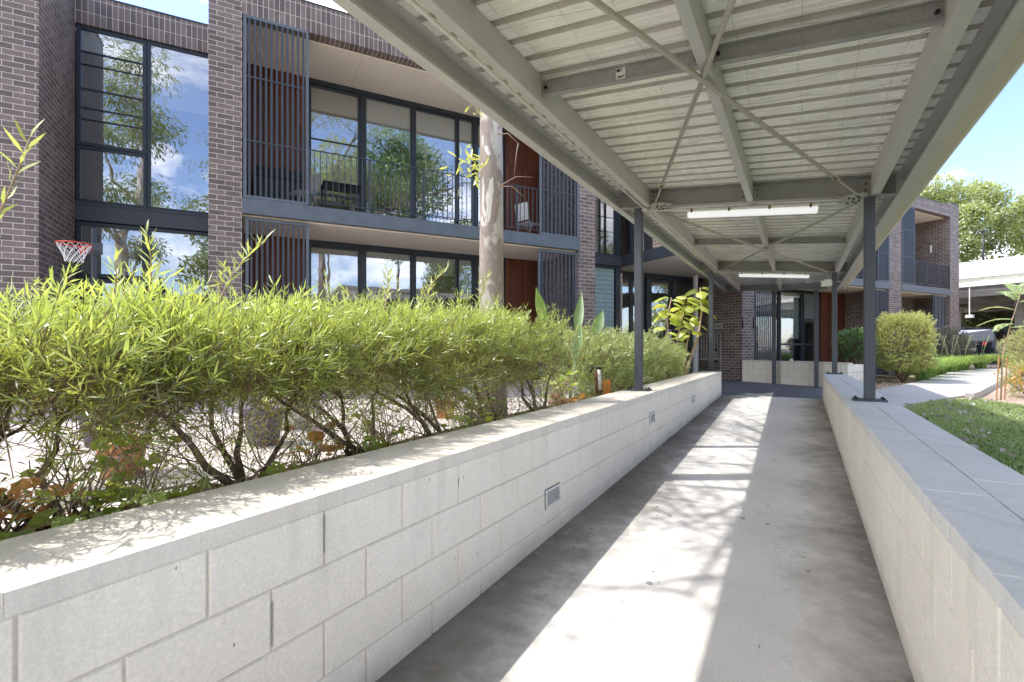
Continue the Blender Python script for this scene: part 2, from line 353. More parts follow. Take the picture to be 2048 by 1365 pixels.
def along(P,D,L,k,ang=.7,droop=0.0,t0=.15):
    """k leaves along each twig: positions and directions"""
    n=len(P); L=np.broadcast_to(L,(n,)); t=(t0+(1-t0)*(np.arange(k)+.5)/k)[None,:]+NP.normal(0,.02,(n,k))
    pos=P[:,None]+D[:,None]*(L[:,None]*t)[...,None]; pos[...,2]-=droop*(t**2)*L[:,None]
    s=nrmz(np.cross(D,rdir(n))); q=np.cross(D,s)
    ph=np.arange(k)[None]*2.4+NP.uniform(0,6.28,(n,1)); a=ang+NP.normal(0,.18,(n,k))
    rad=s[:,None]*np.cos(ph)[...,None]+q[:,None]*np.sin(ph)[...,None]
    d=D[:,None]*np.cos(a)[...,None]+rad*np.sin(a)[...,None]
    return pos.reshape(-1,3),d.reshape(-1,3),np.repeat(np.arange(n),k)
def stems(mb,base,tips,r0,r1,wob=.05,n=6,seg=5):
    base=Vector(base)
    for tp in tips:
        tp=Vector(tp); pts=[];rs=[]
        side=Vector((rnd.uniform(-1,1),rnd.uniform(-1,1),0))*wob
        for i in range(seg+1):
            t=i/seg; p=base.lerp(tp,t); p+=side*math.sin(t*math.pi)+Vector((rnd.uniform(-1,1),rnd.uniform(-1,1),0))*wob*.25*(0<i<seg)
            pts.append(p); rs.append(r0*(1-t)+r1*t)
        mb.tube(pts,rs,n)

def hedge_shrub(label,cx,cy,g,zt,rx,ry,mat,ntw,nl,LL,LW,sprouts=(),zlow=1.0,group='',cat='shrub',stemn=4,holes=.25,seedt=0):
    o=thing('hedge_shrub',label,cat,(cx,cy,g),0,group)
    mb=MB(); tips=[]
    for i in range(stemn):
        a=rnd.uniform(0,6.28); tips.append((rnd.uniform(-.75,.75)*rx,rnd.uniform(-.95,.95)*ry,rnd.uniform(.4,.62)*(zt-g)))
    bs=[(rnd.uniform(.12,.28),rnd.uniform(-.12,.12),-.03) for _ in range(2)]
    for i,tp in enumerate(tips):
        stems(mb,bs[i%2],[tp],rnd.uniform(.014,.023),.007,.09)
        for k in range(4):
            q=(tp[0]+rnd.uniform(-.5,.5)*rx,tp[1]+rnd.uniform(-.5,.5)*ry,min(tp[2]+rnd.uniform(.05,.35),zt-g-.1))
            stems(mb,tp,[q],.007,.003,.03,5,3)
    for k in range(7):
        q=(rnd.uniform(-.8,.8)*rx,rnd.uniform(-1,1)*ry,rnd.uniform(.25,.5)*(zt-g))
        stems(mb,(bs[k%2][0]+rnd.uniform(-.1,.1),bs[k%2][1]+rnd.uniform(-.15,.15),0),[q],.005,.002,.05,4,4)
    mb.build('stem',M['stem'],o,smooth=True)
    # twigs, thick in the upper crown, thinning below
    n=ntw; u=NP.uniform(-1,1,(n*3,3)); 
    e=np.abs(u[:,0])**2.6+np.abs(u[:,1])**3.5+np.abs(u[:,2])**3
    u=u[e<1.15][:n]; n=len(u)
    zc=(zt+zlow)/2-g; hz=(zt-zlow)/2
    P=np.stack([u[:,0]*rx,u[:,1]*ry,zc+u[:,2]*hz-.05],1)
    P[:,2]+=.05*np.sin(P[:,1]*5+cy*9)*(u[:,2]>0)+NP.normal(0,.015,n)
    P[:,2]-=.17*np.maximum(0,np.sin(P[:,1]*4.3+cy*5+P[:,0]*2))*(u[:,2]<.1)*(zt-zlow>.5)
    keep=(NP.uniform(size=n)<np.clip(1.0+u[:,2]*.9,.16,1)); P=P[keep]; u=u[keep]; n=len(P)
    D=nrmz(np.stack([u[:,0]*.7,u[:,1]*.45,.55+.5*u[:,2]],1)+NP.normal(0,.42,(n,3)))
    TL=NP.uniform(.11,.22,n)*(1+.15*(u[:,2]>.8))
    # a thin skirt of hanging twigs
    pos,d,ix=along(P,D,TL,nl,.62,.05)
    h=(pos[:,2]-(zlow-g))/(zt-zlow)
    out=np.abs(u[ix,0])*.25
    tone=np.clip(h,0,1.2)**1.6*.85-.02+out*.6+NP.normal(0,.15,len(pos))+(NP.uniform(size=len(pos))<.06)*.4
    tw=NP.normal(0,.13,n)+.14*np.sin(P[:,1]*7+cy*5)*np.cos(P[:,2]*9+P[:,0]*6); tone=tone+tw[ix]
    l=NP.uniform(.5,1.35,len(pos))*LL; kp=NP.uniform(size=len(pos))>.08
    # sparse shaded leaves and dead ones down among the stems
    m=int(n*.36); Q=np.stack([NP.uniform(-1,1,m)*rx*.9,NP.uniform(-1,1,m)*ry,NP.uniform(.06,zlow-g+.1,m)],1); DQ=rdir(m,.3)
    pq,dq,iq=along(Q,DQ,NP.uniform(.06,.14,m),4,.7,.1)
    pos=np.concatenate([pos[kp],pq]); d=np.concatenate([d[kp],dq]); l=np.concatenate([l[kp],NP.uniform(.5,1.1,len(pq))*LL]); tone=np.concatenate([tone[kp],NP.uniform(0,.65,len(pq))])
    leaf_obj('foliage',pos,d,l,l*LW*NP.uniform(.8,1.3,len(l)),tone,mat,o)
    m=int(n*.35); Q=np.stack([NP.uniform(-1,1,m)*rx*.9,NP.uniform(-1,1,m)*ry,NP.uniform(.02,zt-g-.2,m)],1); leaf_obj('dead_foliage',Q,rdir(m,-.3),NP.uniform(.02,.06,m),.009,NP.uniform(0,1,m),M['ldead'],o,.3)['kind']='stuff'
    m=int(n*.22); Q=np.stack([NP.uniform(-1,1,m)*rx*.9,NP.uniform(-1,1,m)*ry,NP.uniform(.0,zlow-g+.05,m)],1); twig_obj('dry_twig',Q,Q+rdir(m,.7)*NP.uniform(.08,.3,m)[:,None],.002,M['palestem'],o)['kind']='stuff'
    twig_obj('twig',P-D*.08,P+D*TL[:,None],.0022,M['twig'],o)
    return o

def tree(name,label,cat,base,trunk,limbs,blobs,mat,bark,nper,L,W,r0=.2,droop=.1,group=None,up=0.1,loc=None,shell=.75,hang=0):
    """trunk: list of points rel. base; limbs: start at trunk index; blobs: (x,y,z,r)"""
    o=thing(name,label,cat,base,0,group)
    mb=MB(); k=len(trunk); rs=[r0*(1-.75*i/(k-1)) for i in range(k)]
    mb.tube(trunk,rs,12); mb.build('trunk',bark,o,smooth=True)
    mb=MB(); tr=[Vector(p) for p in trunk]
    Ps=[];Ds=[];T=[]
    for bi,(x,y,z,r) in enumerate(blobs):
        c=Vector((x,y,z)); 
        st=min(tr[1:],key=lambda p:(p-c).length+abs(p.z-(c.z-1.2))*.6)
        rr=r0*.32
        mid=st.lerp(c,.5)+Vector((rnd.uniform(-.2,.2),rnd.uniform(-.2,.2),-.12*(c-st).length))
        mb.tube([st,st.lerp(mid,.5)+Vector((0,0,-.05)),mid,mid.lerp(c,.5),c],[rr,rr*.8,rr*.6,rr*.45,rr*.25],7)
        for q in range(6):
            e=c+Vector(rdir(1,.3)[0])*r*.8
            mb.tube([mid.lerp(c,rnd.uniform(.3,.9)),c.lerp(e,.5),e],[rr*.22,rr*.15,rr*.05],5)
        n=int(nper*(r**2)); u=rdir(n,up); rad=r*NP.uniform(shell,1.06,n)**1.0*(1+.18*np.sin(u[:,0]*7+bi)*np.cos(u[:,1]*6))
        P=np.array([x,y,z])+u*rad[:,None]*np.array([1,1,.78]); keep=NP.uniform(size=n)>.25*(np.sin(P[:,0]*3.1/r+bi)*np.sin(P[:,2]*3.7/r)>.25)
        P=P[keep]; u=u[keep]
        D=nrmz(u*.8+NP.normal(0,.6,u.shape)+np.array([0,0,-hang]))
        Ps.append(P);Ds.append(D);T.append(.45+.40*u[:,2]+NP.normal(0,.17,len(P)))
    mb.build('limb',bark,o,smooth=True)
    P=np.concatenate(Ps);D=np.concatenate(Ds);T=np.concatenate(T)
    l=NP.uniform(.6,1.3,len(P))*L
    leaf_obj('crown',P,D,l,l*W,T,mat,o,droop,broad=True)
    return o
#@@SCENE@@

# ================================================================== SETTING
g=MB(); g.box(-400,400,-60,900,-.5,-.06); struct('ground',g,M['ground'])
# the ramped walkway: slabs with open joints over a dark base
g=MB()
ys=[-5,-.15,4.147,8.4,11.5]
for a,b in zip(ys[:-1],ys[1:]):
    a+=.0045; b-=.0045
    g.hexa([(-1.5,a,-.05),(.42,a,-.05),(.42,b,-.05),(-1.5,b,-.05),(-1.5,a,.03*a),(.42,a,.03*a),(.42,b,.03*b),(-1.5,b,.03*b)])
struct('walkway',g,M['walk'])
g=MB(); A=(-1.49,-4.9); 
g.hexa([(-1.49,-4.9,-.055),(.41,-4.9,-.055),(.41,11.49,-.055),(-1.49,11.49,-.055),(-1.49,-4.9,-.16),(.41,-4.9,-.16),(.41,11.49,.33),(-1.49,11.49,.33)]); struct('walkway_base',g,M['joint_dark'])
g=MB(); g.prism([(-14,11.503),(1.0,11.503),(2.2,14.2),(2.0,17),(-1,24),(-14,26)],-.05,.345); struct('pavement',g,M['darkpave'])
# left garden level
P1=FW(13.0,1.9); P2=FW(9.4,1.3)
g=MB(); g.prism([(-1.89,-12),(-1.89,11.38),(-4.2,13.2),FW(8.6,-.6)[:2],FW(9.4,1.6)[:2],FW(-14,1.6)[:2],(-30,-12)],-.04,.52); struct('courtyard_paving',g,M['pavers'])
g=MB(); g.prism([(-1.892,-6),(-1.892,11.36),(-2.6,11.9),(-2.8,8),(-2.42,5),(-2.36,2),(-2.40,-6)],.40,.728); struct('planting_bed',g,M['soil'])
# right garden level, rising gently to the car park
def gz(y): return .40+.012*min(max(y-13,0),16)
g=MB(); rows=[(-12,.79),(11.42,.79),(12.4,.79),(13,.95),(14.4,1.36),(17.1,2.2),(22,3.6),(29,4.6),(120,-30)]
vs=[];fs=[]
for (y,x) in rows: vs+=[(x,y,gz(y)),(90,y,gz(y)),(x,y,-.1)]
for k in range(len(rows)-1): a=3*k; fs+=[(a,a+1,a+4,a+3),(a,a+3,a+5,a+2)]
g.add(vs,fs); struct('garden_bed',g,M['mulch'])
def sheet(name,L_,R_,dz,m,th=.12):
    """strip between two edge lines, following the ground"""
    g=MB(); n=len(L_); vs=[(x,y,gz(y)+dz) for x,y in L_]+[(x,y,gz(y)+dz) for x,y in R_]+[(x,y,gz(y)+dz-th) for x,y in L_]+[(x,y,gz(y)+dz-th) for x,y in R_]
    fs=[]
    for k in range(n-1): fs+=[(k,n+k,n+k+1,k+1),(k,k+1,2*n+k+1,2*n+k),(n+k,3*n+k,3*n+k+1,n+k+1)]
    fs+=[(0,2*n,3*n,n),(n-1,2*n-1,4*n-1,3*n-1)]
    g.add(vs,fs); return struct(name,g,m)
sheet('path',[(.795,8.7),(.795,11.5),(1.5,13.5),(2.64,16.34),(3.42,18.73),(4.37,21.79),(5.92,24.86),(7.04,25.9),(12,30)],[(1.45,9.95),(2.30,11.85),(2.76,12.65),(3.63,15.26),(4.25,17.0),(4.87,18.77),(6.33,22.7),(8.2,24.6),(14,28.5)],.035,M['path'])
sheet('lawn',[(.795,-4),(.795,4),(.795,8.65),(1.40,9.86),(1.77,10.75),(2.16,11.52)],[(9,-4),(8,4),(5.2,8.0),(3.6,10.0),(3.05,11.3),(2.81,12.15)],.022,M['turf'])
sheet('car_park_road',[(9.5,29),(8,34),(7,60)],[(60,20),(70,34),(80,60)],.016,M['asphalt'])
g=MB()
cp=[(2.73,12.2),(2.90,12.65),(3.76,15.2),(4.37,16.95),(5.0,18.7),(6.45,22.6)]
for a,b_ in zip(cp[:-1],cp[1:]): g.bar((a[0],a[1],gz(a[1])+.03),(b_[0],b_[1],gz(b_[1])+.03),.13,.17)
struct('path_kerb',g,M['path'],bevel=.01)

# ------------------------------------------------------------------ block walls
def block_wall(label,x_in,sgn,y0,y1,zt,cm,gapm):
    """sgn: direction from the inner face towards the outside"""
    o=thing('block_wall',label,'wall')
    g=MB()
    def fr(y_a,y_b,z_a,z_b):
        e=.0045; p=rnd.uniform(-.0012,.0012); xi=x_in+sgn*p; xb=x_in+sgn*.09; xe=x_in+sgn*(.005+p)
        vs=[(xb,y_a,z_a),(xb,y_b,z_a),(xb,y_b,z_b),(xb,y_a,z_b),(xe,y_a,z_a),(xe,y_b,z_a),(xe,y_b,z_b),(xe,y_a,z_b),
            (xi,y_a+e,z_a+e),(xi,y_b-e,z_a+e),(xi,y_b-e,z_b-e),(xi,y_a+e,z_b-e)]
        fs=[(0,1,5,4),(1,2,6,5),(2,3,7,6),(3,0,4,7),(4,5,9,8),(5,6,10,9),(6,7,11,10),(7,4,8,11),(8,9,10,11)]
        g.add(vs,fs)
    z=zt-.058
    for c in range(6):
        off=.2*(c%2)+.07*(sgn>0); y=y0-off
        while y<y1:
            a=max(y,y0); b=min(y+.39,y1)
            if b-a>.03: fr(a+.0005,b-.0005,z-.1945,z-.0005)
            y+=.397
        z-=.2
    g.build('block_course',M['block'],o)
    if sgn<0:                                    # joints that have opened up
        for (c,kk) in ((0,3),(0,5),(1,1),(1,3),(2,2),(3,3)):
            off=.2*(c%2); y=y0-off+.397*(kk+8); zt_=zt-.058-.2*c
            if zt_-.2<.03*y+.03: continue
            g=MB(); g.box(x_in-.004,x_in+.0008,y-.0043,y-.0029,zt_-rnd.uniform(.11,.185),zt_-rnd.uniform(.01,.07)); g.build('opened_joint',M['beamdark'],o)
    g=MB(); xs=sorted((x_in+sgn*.0075,x_in+sgn*.39)); g.box(xs[0],xs[1],y0+.002,y1-.002,-.3,zt-.06); g.build('mortar_joint',M['mortar'],o)
    g=MB()
    for row,(a,b) in enumerate(((-.0022,.195),(.201,.398))):
        y=y0-.13*row
        while y<y1:
            ya=max(y,y0); yb=min(y+.3925,y1); j=rnd.uniform(-.0015,.0015)
            xa,xb=sorted((x_in+sgn*(a+j*.5),x_in+sgn*b))
            if yb-ya>.03: g.box(xa,xb,ya-.0008,yb+.0008,zt-.056,zt+j*.6)
            y+=.3945
    g.build('coping',cm,o,bevel=.0015)
    g=MB(); xs=sorted((x_in+sgn*.004,x_in+sgn*.392)); g.box(xs[0],xs[1],y0+.004,y1-.004,zt-.0595,zt-.006); g.build('coping_joint',gapm,o)
    return o
ZT=.851
block_wall('long cream block wall with the hedge behind it and vents in its face',-1.456,-1,-3.2,11.38,ZT,M['cope'],M['mortar'])
block_wall('cream block wall with grey two row coping beside the lawn',.383,1,-3.2,11.42,ZT,M['copecool'],M['joint_dark'])

def vent(y,z,w,h,label):
    o=thing('wall_vent',label,'vent',(-1.456,y,z),0,'vents in the block wall')
    g=MB(); g.box(.0005,.003,-w/2-.006,w/2+.006,-h/2-.006,h/2+.006); g.build('sealant_edge',M['joint_dark'],o)
    g=MB(); t=.014
    g.box(0,.012,-w/2,w/2,-h/2,-h/2+t); g.box(0,.012,-w/2,w/2,h/2-t,h/2); g.box(0,.012,-w/2,-w/2+t,-h/2+t,h/2-t); g.box(0,.012,w/2-t,w/2,-h/2+t,h/2-t)
    g.build('frame',M['white'],o,bevel=.002)
    g=MB(); n=6
    for i in range(n):
        z0=-h/2+t+(h-2*t)*(i+.5)/n; g.hexa([(.003,-w/2+t,z0-.002),(.013,-w/2+t,z0-.005),(.013,w/2-t,z0-.005),(.003,w/2-t,z0-.002),(.003,-w/2+t,z0+.001),(.014,-w/2+t,z0-.002),(.014,w/2-t,z0-.002),(.003,w/2-t,z0+.001)])
    g.build('louvre',M['white'],o)
    g=MB(); g.box(-.004,.0015,-w/2+.002,w/2-.002,-h/2+.002,h/2-.002); g.build('backing',M['dark'],o)
vent(3.02,.36,.22,.12,'white louvred vent low in the wall, nearest and largest in view')
vent(5.63,.565,.22,.12,'white louvred vent in the cream wall, middle of the three')
o=thing('junction_box','small square box outline set in the cream wall towards its far end','junction box',(-1.456,8.12,.56))
g=MB(); w=.24;h=.10;t=.012
g.box(0,.008,-w/2,w/2,-h/2,-h/2+t); g.box(0,.008,-w/2,w/2,h/2-t,h/2); g.box(0,.008,-w/2,-w/2+t,-h/2+t,h/2-t); g.box(0,.008,w/2-t,w/2,-h/2+t,h/2-t); g.build('frame',M['beamdark'],o)
g=MB(); g.box(0,.004,-w/2+t,w/2-t,-h/2+t,h/2-t); g.build('cover',M['block'],o)
for (x,y,la) in ((-.71,2.69,'round grey drain plug in the sunlit concrete nearest the viewer'),(-.36,3.95,'round grey drain plug close to the slab joint'),(-.84,3.75,'round grey drain plug in the dappled light further along')):
    g=MB(); g.cyl((x,y,.03*y-.01),.018,.0125,16); ob=g.build('floor_plug',M['beamdark']); tag(ob,la,'plug','plugs in the walkway slab')

# low planter wall at the far end
A0=(-1.5,16.19); DV=(ND[0],ND[1])
def LW(t,dp=0,z=0): return (A0[0]+DV[0]*t-DV[1]*dp*-1*0+SD[0]*dp, A0[1]+DV[1]*t+SD[1]*dp, z)
o=thing('planter_wall','low cream block wall across the end of the walkway below the screens','wall',(A0[0],A0[1],0),math.atan2(DV[1],DV[0]))
g=MB(); z=.345
L_=2.97
for c in range(3):
    x=-.2*(c%2)
    while x<L_:
        a=max(0,x); b=min(L_,x+.39)
        if b-a>.04: g.box(a+.002,b-.002,0,.19,z+.003,z+.195)
        x+=.4
    z+=.2
g.build('block_course',M['block'],o,bevel=.006)
g=MB(); g.box(.004,L_-.004,.005,.185,.30,z); g.build('mortar_joint',M['mortar'],o)
g=MB(); g.box(-.0,L_+.01,-.006,.20,z+.001,z+.04); g.build('coping',M['cope'],o,bevel=.004)
# return of that wall beside the shrubs
g=MB(); 
for c in range(3):
    y=.2+(.2*(c%2))*-1
    while y<.9:
        a=max(.2,y); b=min(.9,y+.39)
        if b-a>.04: g.box(L_-.19,L_,a+.002,b-.002,.348+.2*c,.54+.2*c)
        y+=.4
g.build('return_course',M['block'],o,bevel=.006)
g=MB(); g.prism([(.05,.2),(2.78,.2),(2.7,.9),(2.3,1.7),(1.6,2.2),(.05,2.6)],.3,.93); 
ob=struct('planter_soil',g,M['mulch']); ob.location=(A0[0],A0[1],0); ob.rotation_euler=(0,0,math.atan2(DV[1],DV[0]))

# ================================================================== CANOPY
cz=lambda x:3.031-.093*(x+1.55)                   # underside of the steel at x
can=thing('walkway_canopy','long grey steel canopy with cream lined sheet roof over the walkway','canopy')
XL,XR=-1.98,.865; YP=[.1,5.85,11.4]; Y0=-3.0
yend=lambda x:15.4-.624*(x+.62)
# roof sheet
g=MB(); prof=[]; y=Y0
while y<17:
    prof+= [(y,0),(y+.040,0),(y+.044,.005),(y+.052,.005),(y+.056,0),(y+.095,0),(y+.099,.005),(y+.107,.005),(y+.111,0),(y+.142,0),(y+.148,.034),(y+.192,.034)]; y+=.2
def shx(y): 
    return min(.93,-.62+(15.4-y)/.624) if y>yend(.93) else .93
top=[];bot=[]
vs=[];fs=[]
for (yy,dz) in prof:
    xa=-1.985; xb=shx(yy)
    if xb<=xa+.02: break
    n=7
    vs.append([(xa+(xb-xa)*i/n, yy, cz(xa+(xb-xa)*i/n)+.200+dz) for i in range(n+1)])
V=[];Fc=[]
for r_ in vs: V+=r_
V2=[(a,b,c+.003) for a,b,c in V]; n1=8
for i in range(len(vs)-1):
    for k in range(7):
        a=i*n1+k; Fc.append((a,a+1,a+n1+1,a+n1)); b=a+len(V); Fc.append((b,b+n1,b+n1+1,b+1))
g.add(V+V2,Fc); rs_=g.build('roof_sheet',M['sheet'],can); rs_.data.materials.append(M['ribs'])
k_=0
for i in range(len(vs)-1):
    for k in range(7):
        if prof[i][1]>.03 or prof[i+1][1]>.03: rs_.data.polygons[k_].material_index=1  # trough faces get the painted shade tone
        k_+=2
# long members
def longm(x0,x1,h,z_off,name,ya,yb,m=M['beam'],bev=.004):
    g=MB(); zb=cz((x0+x1)/2)+z_off
    g.box(x0,x1,ya,yb,zb,zb+h); return g.build(name,m,can,bevel=bev)
segs=[(Y0,.05),(.15,5.80),(5.90,11.35)]
for ya,yb in segs:
    longm(-1.58,-1.52,.195,0,'purlin',ya,yb); longm(-.49,-.43,.195,0,'purlin',ya,yb); longm(.585,.66,.195,0,'purlin',ya,yb)
for x0,x1 in ((-1.58,-1.52),(-.49,-.43),(.585,.66)): longm(x0,x1,.195,0,'purlin',11.45,yend(x0)-.06)
def cchan(x,dirx,h,zb,ya,yb,name,w=.075,t=.006):
    g=MB()
    xa,xb=sorted((x,x+dirx*t)); g.box(xa,xb,ya,yb,zb,zb+h)
    xa,xb=sorted((x+dirx*t,x+dirx*w)); g.box(xa,xb,ya,yb,zb+.0005,zb+t); g.box(xa,xb,ya,yb,zb+h-t,zb+h-.0005)
    xa,xb=sorted((x+dirx*(w-t),x+dirx*w)); g.box(xa,xb,ya,yb,zb+t+.0005,zb+.022)
    return g.build(name,M['beam'],can)
cchan(XL,1,.19,cz(XL),Y0,yend(XL),'fascia_beam'); cchan(XR,-1,.19,cz(XR),Y0,yend(XR),'fascia_beam')
g=MB(); gx0,gx1=XR+.004,1.02; zg=cz(XR)+.03
g.tube([(gx1-.05,Y0,zg+.05),(gx1-.05,yend(1.0),zg+.05)],.05,16); g.box(gx0,gx1-.05,Y0,yend(.9),zg+.001,zg+.008); g.box(gx1-.008,gx1,Y0,yend(1.0),zg+.05,zg+.14); g.box(gx0,gx0+.004,Y0,yend(.9),zg+.008,zg+.13)
g.build('gutter',M['gutter'],can,smooth=False)
# cross beams at the posts (channel section)
def cross(y,xa,xb,h,zo,name,m,fl=.06):
    g=MB()
    def sl(xa,xb,ya,yb,za,zb_):
        g.hexa([(xa,ya,cz(xa)+za),(xb,ya,cz(xb)+za),(xb,yb,cz(xb)+za),(xa,yb,cz(xa)+za),(xa,ya,cz(xa)+zb_),(xb,ya,cz(xb)+zb_),(xb,yb,cz(xb)+zb_),(xa,yb,cz(xa)+zb_)])
    sl(xa,xb,y-.003,y+.003,zo+.007,zo+h-.007); sl(xa,xb,y-fl/2,y+fl/2,zo,zo+.007); sl(xa,xb,y-fl/2,y+fl/2,zo+h-.007,zo+h)
    return g.build(name,m,can)
for y in YP: cross(y,XL+.08,XR-.08,.185,0,'cross_beam',M['beamdark'],.09)
for y in (3.0,8.65): 
    cross(y,-1.52,-.49,.10,.06,'brace_beam',M['beamdark'],.045); cross(y,-.43,.585,.10,.06,'brace_beam',M['beamdark'],.045)
for y in (5.85,11.4,3.0,8.65):
    for x in (-1.52,-.43,.585,-.49):
        sx=1 if x in(-1.52,-.43) else -1
        if y in (3.0,8.65):
            g=MB(); g.box(min(x,x+sx*.006),max(x,x+sx*.006),y-.035,y+.035,cz(x)+.05,cz(x)+.17); cl_=g.build('cleat',M['galv'],can)
            g=MB(); g.tube([(x+sx*.03,y-.004,cz(x)+.11),(x+sx*.03,y-.02,cz(x)+.11)],.011,6); g.build('bolt',M['bolt'],cl_)
        else:
            for s in (-1,1):
                g=MB(); g.box(min(x,x+sx*.07),max(x,x+sx*.07),y+s*.052-.003,y+s*.052+.003,cz(x)+.012,cz(x)+.15); cl_=g.build('cleat',M['beamdark'],can)
                for dz in (.05,.11): g=MB(); g.tube([(x+sx*.04,y+s*.055,cz(x)+dz),(x+sx*.04,y+s*.070,cz(x)+dz)],.011,6); g.build('bolt',M['rust'],cl_)
# skewed end beam
g=MB(); a=(XL+.03,yend(XL)+.0); b=(.95,yend(.95))
za,zb_=cz(XL)+.0,cz(.95)+.0
g.bar((a[0],a[1]+.05,za+.10),(b[0],b[1]+.05,zb_+.10),.05,.19); g.build('end_beam',M['beamdark'],can,bevel=.004)
# posts
def post(x,y,zb,zt,plate=True,rz=0,m=M['post']):
    g=MB(); s=.044 if plate else .05
    g.box(x-s,x+s,y-s,y+s,zb+.016 if plate else zb,zt-.012); o=g.build('post',m,can,bevel=.006,seg=3)
    g=MB(); g.box(x-.11,x+.11,y-.075,y+.075,zt-.012,zt); g.build('cap_plate',M['beamdark'],o,bevel=.002)
    if plate:
        g=MB(); g.box(x-.135,x+.135,y-.085,y+.085,zb,zb+.016+.004); pl=g.build('base_plate',M['charcoal'] if x>0 else M['post'],o,bevel=.003)
        for sx in (-1,1):
            for sy in (-1,1):
                g=MB(); g.tube([(x+sx*.108,y+sy*.058,zb+.019),(x+sx*.108,y+sy*.058,zb+.033)],.014,6); g.tube([(x+sx*.108,y+sy*.058,zb+.033),(x+sx*.108,y+sy*.058,zb+.042)],.008,8); g.build('bolt',M['bolt'],o)
    return o
for y in YP:
    if y>1: post(-1.67,y,ZT,cz(-1.67))
    post(.58,y,ZT,cz(.58))
for (x,y) in ((-.62,15.38),(.36,14.77)): post(x,y,.345,cz(x),False)
# conduit
g=MB(); g.tube([(-1.605,Y0,cz(-1.55)-.004),(-1.605,5.84,cz(-1.55)-.004)],.0125,8); g.tube([(-1.605,5.86,cz(-1.55)-.004),(-1.605,11.3,cz(-1.55)-.004)],.0125,8)
g.build('conduit',M['white'],can,smooth=True)
for y in YP[1:]:
    g=MB(); g.box(-1.63,-1.57,y-.03,y+.03,cz(-1.55)-.034,cz(-1.55)-.006); g.tube([(-1.57,y+.06,cz(-1.5)-.015),(-1.15,y+.10,cz(-1.15)-.012)],.0095,8); g.build('conduit_junction',M['white'],can,bevel=.003)
# bracing rods with turnbuckles and gussets
def rod(p,q,fr):
    p=Vector(p);q=Vector(q); d=(q-p).normalized(); L=(q-p).length
    a=p+d*L*fr; b=a+d*.17
    g=MB(); g.tube([p+d*.1,a+d*.02],.0085,8); g.tube([b-d*.02,q-d*.1],.0155 ,10); o=g.build('bracing_rod',M['galv'],can,smooth=True)
    s=d.cross(Vector((0,0,1))).normalized()
    g=MB()
    for k in (-1,1): g.tube([a+d*.01,a+d*.03+s*.019*k,b-d*.03+s*.019*k,b-d*.01],.0055,6)
    g.tube([a-d*.012,a+d*.014],.015,6); g.tube([b-d*.014,b+d*.012],.015,6); g.build('turnbuckle',M['galv'],o)
    g=MB(); g.tube([a+d*.012,a+d*.05],.010,6); g.tube([b-d*.055,b-d*.02],.012,6); g.tube([a-d*.026,a-d*.010],.017,6); g.build('nut',M['brass'],o)
    return o
def gus(x,y,dx,dy):
    g=MB(); z=cz(x)-.014
    g.prism([(x,y),(x+dx*.20,y),(x+dx*.24,y+dy*.07),(x+dx*.13,y+dy*.20),(x+dx*.05,y+dy*.20),(x,y+dy*.12)][::(1 if dx*dy>0 else -1)],z,z+.010)
    ob=g.build('gusset_plate',M['galv'],can)
    for (a,b) in ((.06,.05),(.11,.05),(.08,.12),(.15,.09)):
        g=MB(); g.tube([(x+dx*a,y+dy*b,z+.001),(x+dx*a,y+dy*b,z-.012)],.011,6); g.build('bolt',M['bolt'],ob)
for a,b in ((.1,5.85),(5.85,11.4)):
    L1=(-1.46,b-.12); R1=(.50,b-.12); L0=(-1.46,a+.12); R0=(.50,a+.12); dz=-.02
    rod((L1[0],L1[1],cz(L1[0])+dz),(R0[0],R0[1],cz(R0[0])+dz),.13); rod((R1[0],R1[1],cz(R1[0])+dz-.012),(L0[0],L0[1],cz(L0[0])+dz-.012),.11)
    for (x,y,dx,dy) in ((-1.50,b,1,-1),(.56,b,-1,-1),(-1.50,a,1,1),(.56,a,-1,1)): gus(x,y,dx,dy)
# safety mesh wires under the lining
g=MB()
def wire(x0,x1,y,seed):
    r_=random.Random(seed); pts=[]; k=9
    sag=r_.uniform(.008,.03); ph=r_.uniform(0,6)
    for i in range(k+1):
        t=i/k; x=x0+(x1-x0)*t
        pts.append((x,y+.018*math.sin(t*7+ph)+.006*r_.uniform(-1,1),cz(x)+.198-sag*abs(math.sin(t*6.3+ph))))
    g.tube(pts,.0014,4,cap=False)
    if x1>.5:                                    # twisted tail ends
        e=pts[-1]; g.tube([e,(e[0]-.03,e[1]+.015,e[2]-.015),(e[0]-.06,e[1]-.01,e[2]-.022)],.0016,4)
        g.tube([e,(e[0]-.02,e[1]-.012,e[2]-.01),(e[0]-.035,e[1]+.006,e[2]-.005)],.0024,4)
y=1.0;k=0
while y<14.3:
    wire(-1.51,-.49,y,k); wire(-.43,.58,y+.02,k+500)
    if k%2==0: wire(-1.97,-1.58,y,k+900)
    y+=.30 if k%3 else .26; k+=1
for x in (-1.42,-1.12,-.82,-.56,-.30,0.0,.28,.50):
    pts=[(x+.012*math.sin(yy*5+x*9),yy,cz(x)+.19-.010*abs(math.sin(yy*3.3+x*4))) for yy in np.arange(.3,14.2,.22)]
    g.tube(pts,.0011,4,cap=False)
g.build('safety_mesh',M['galv'],can)
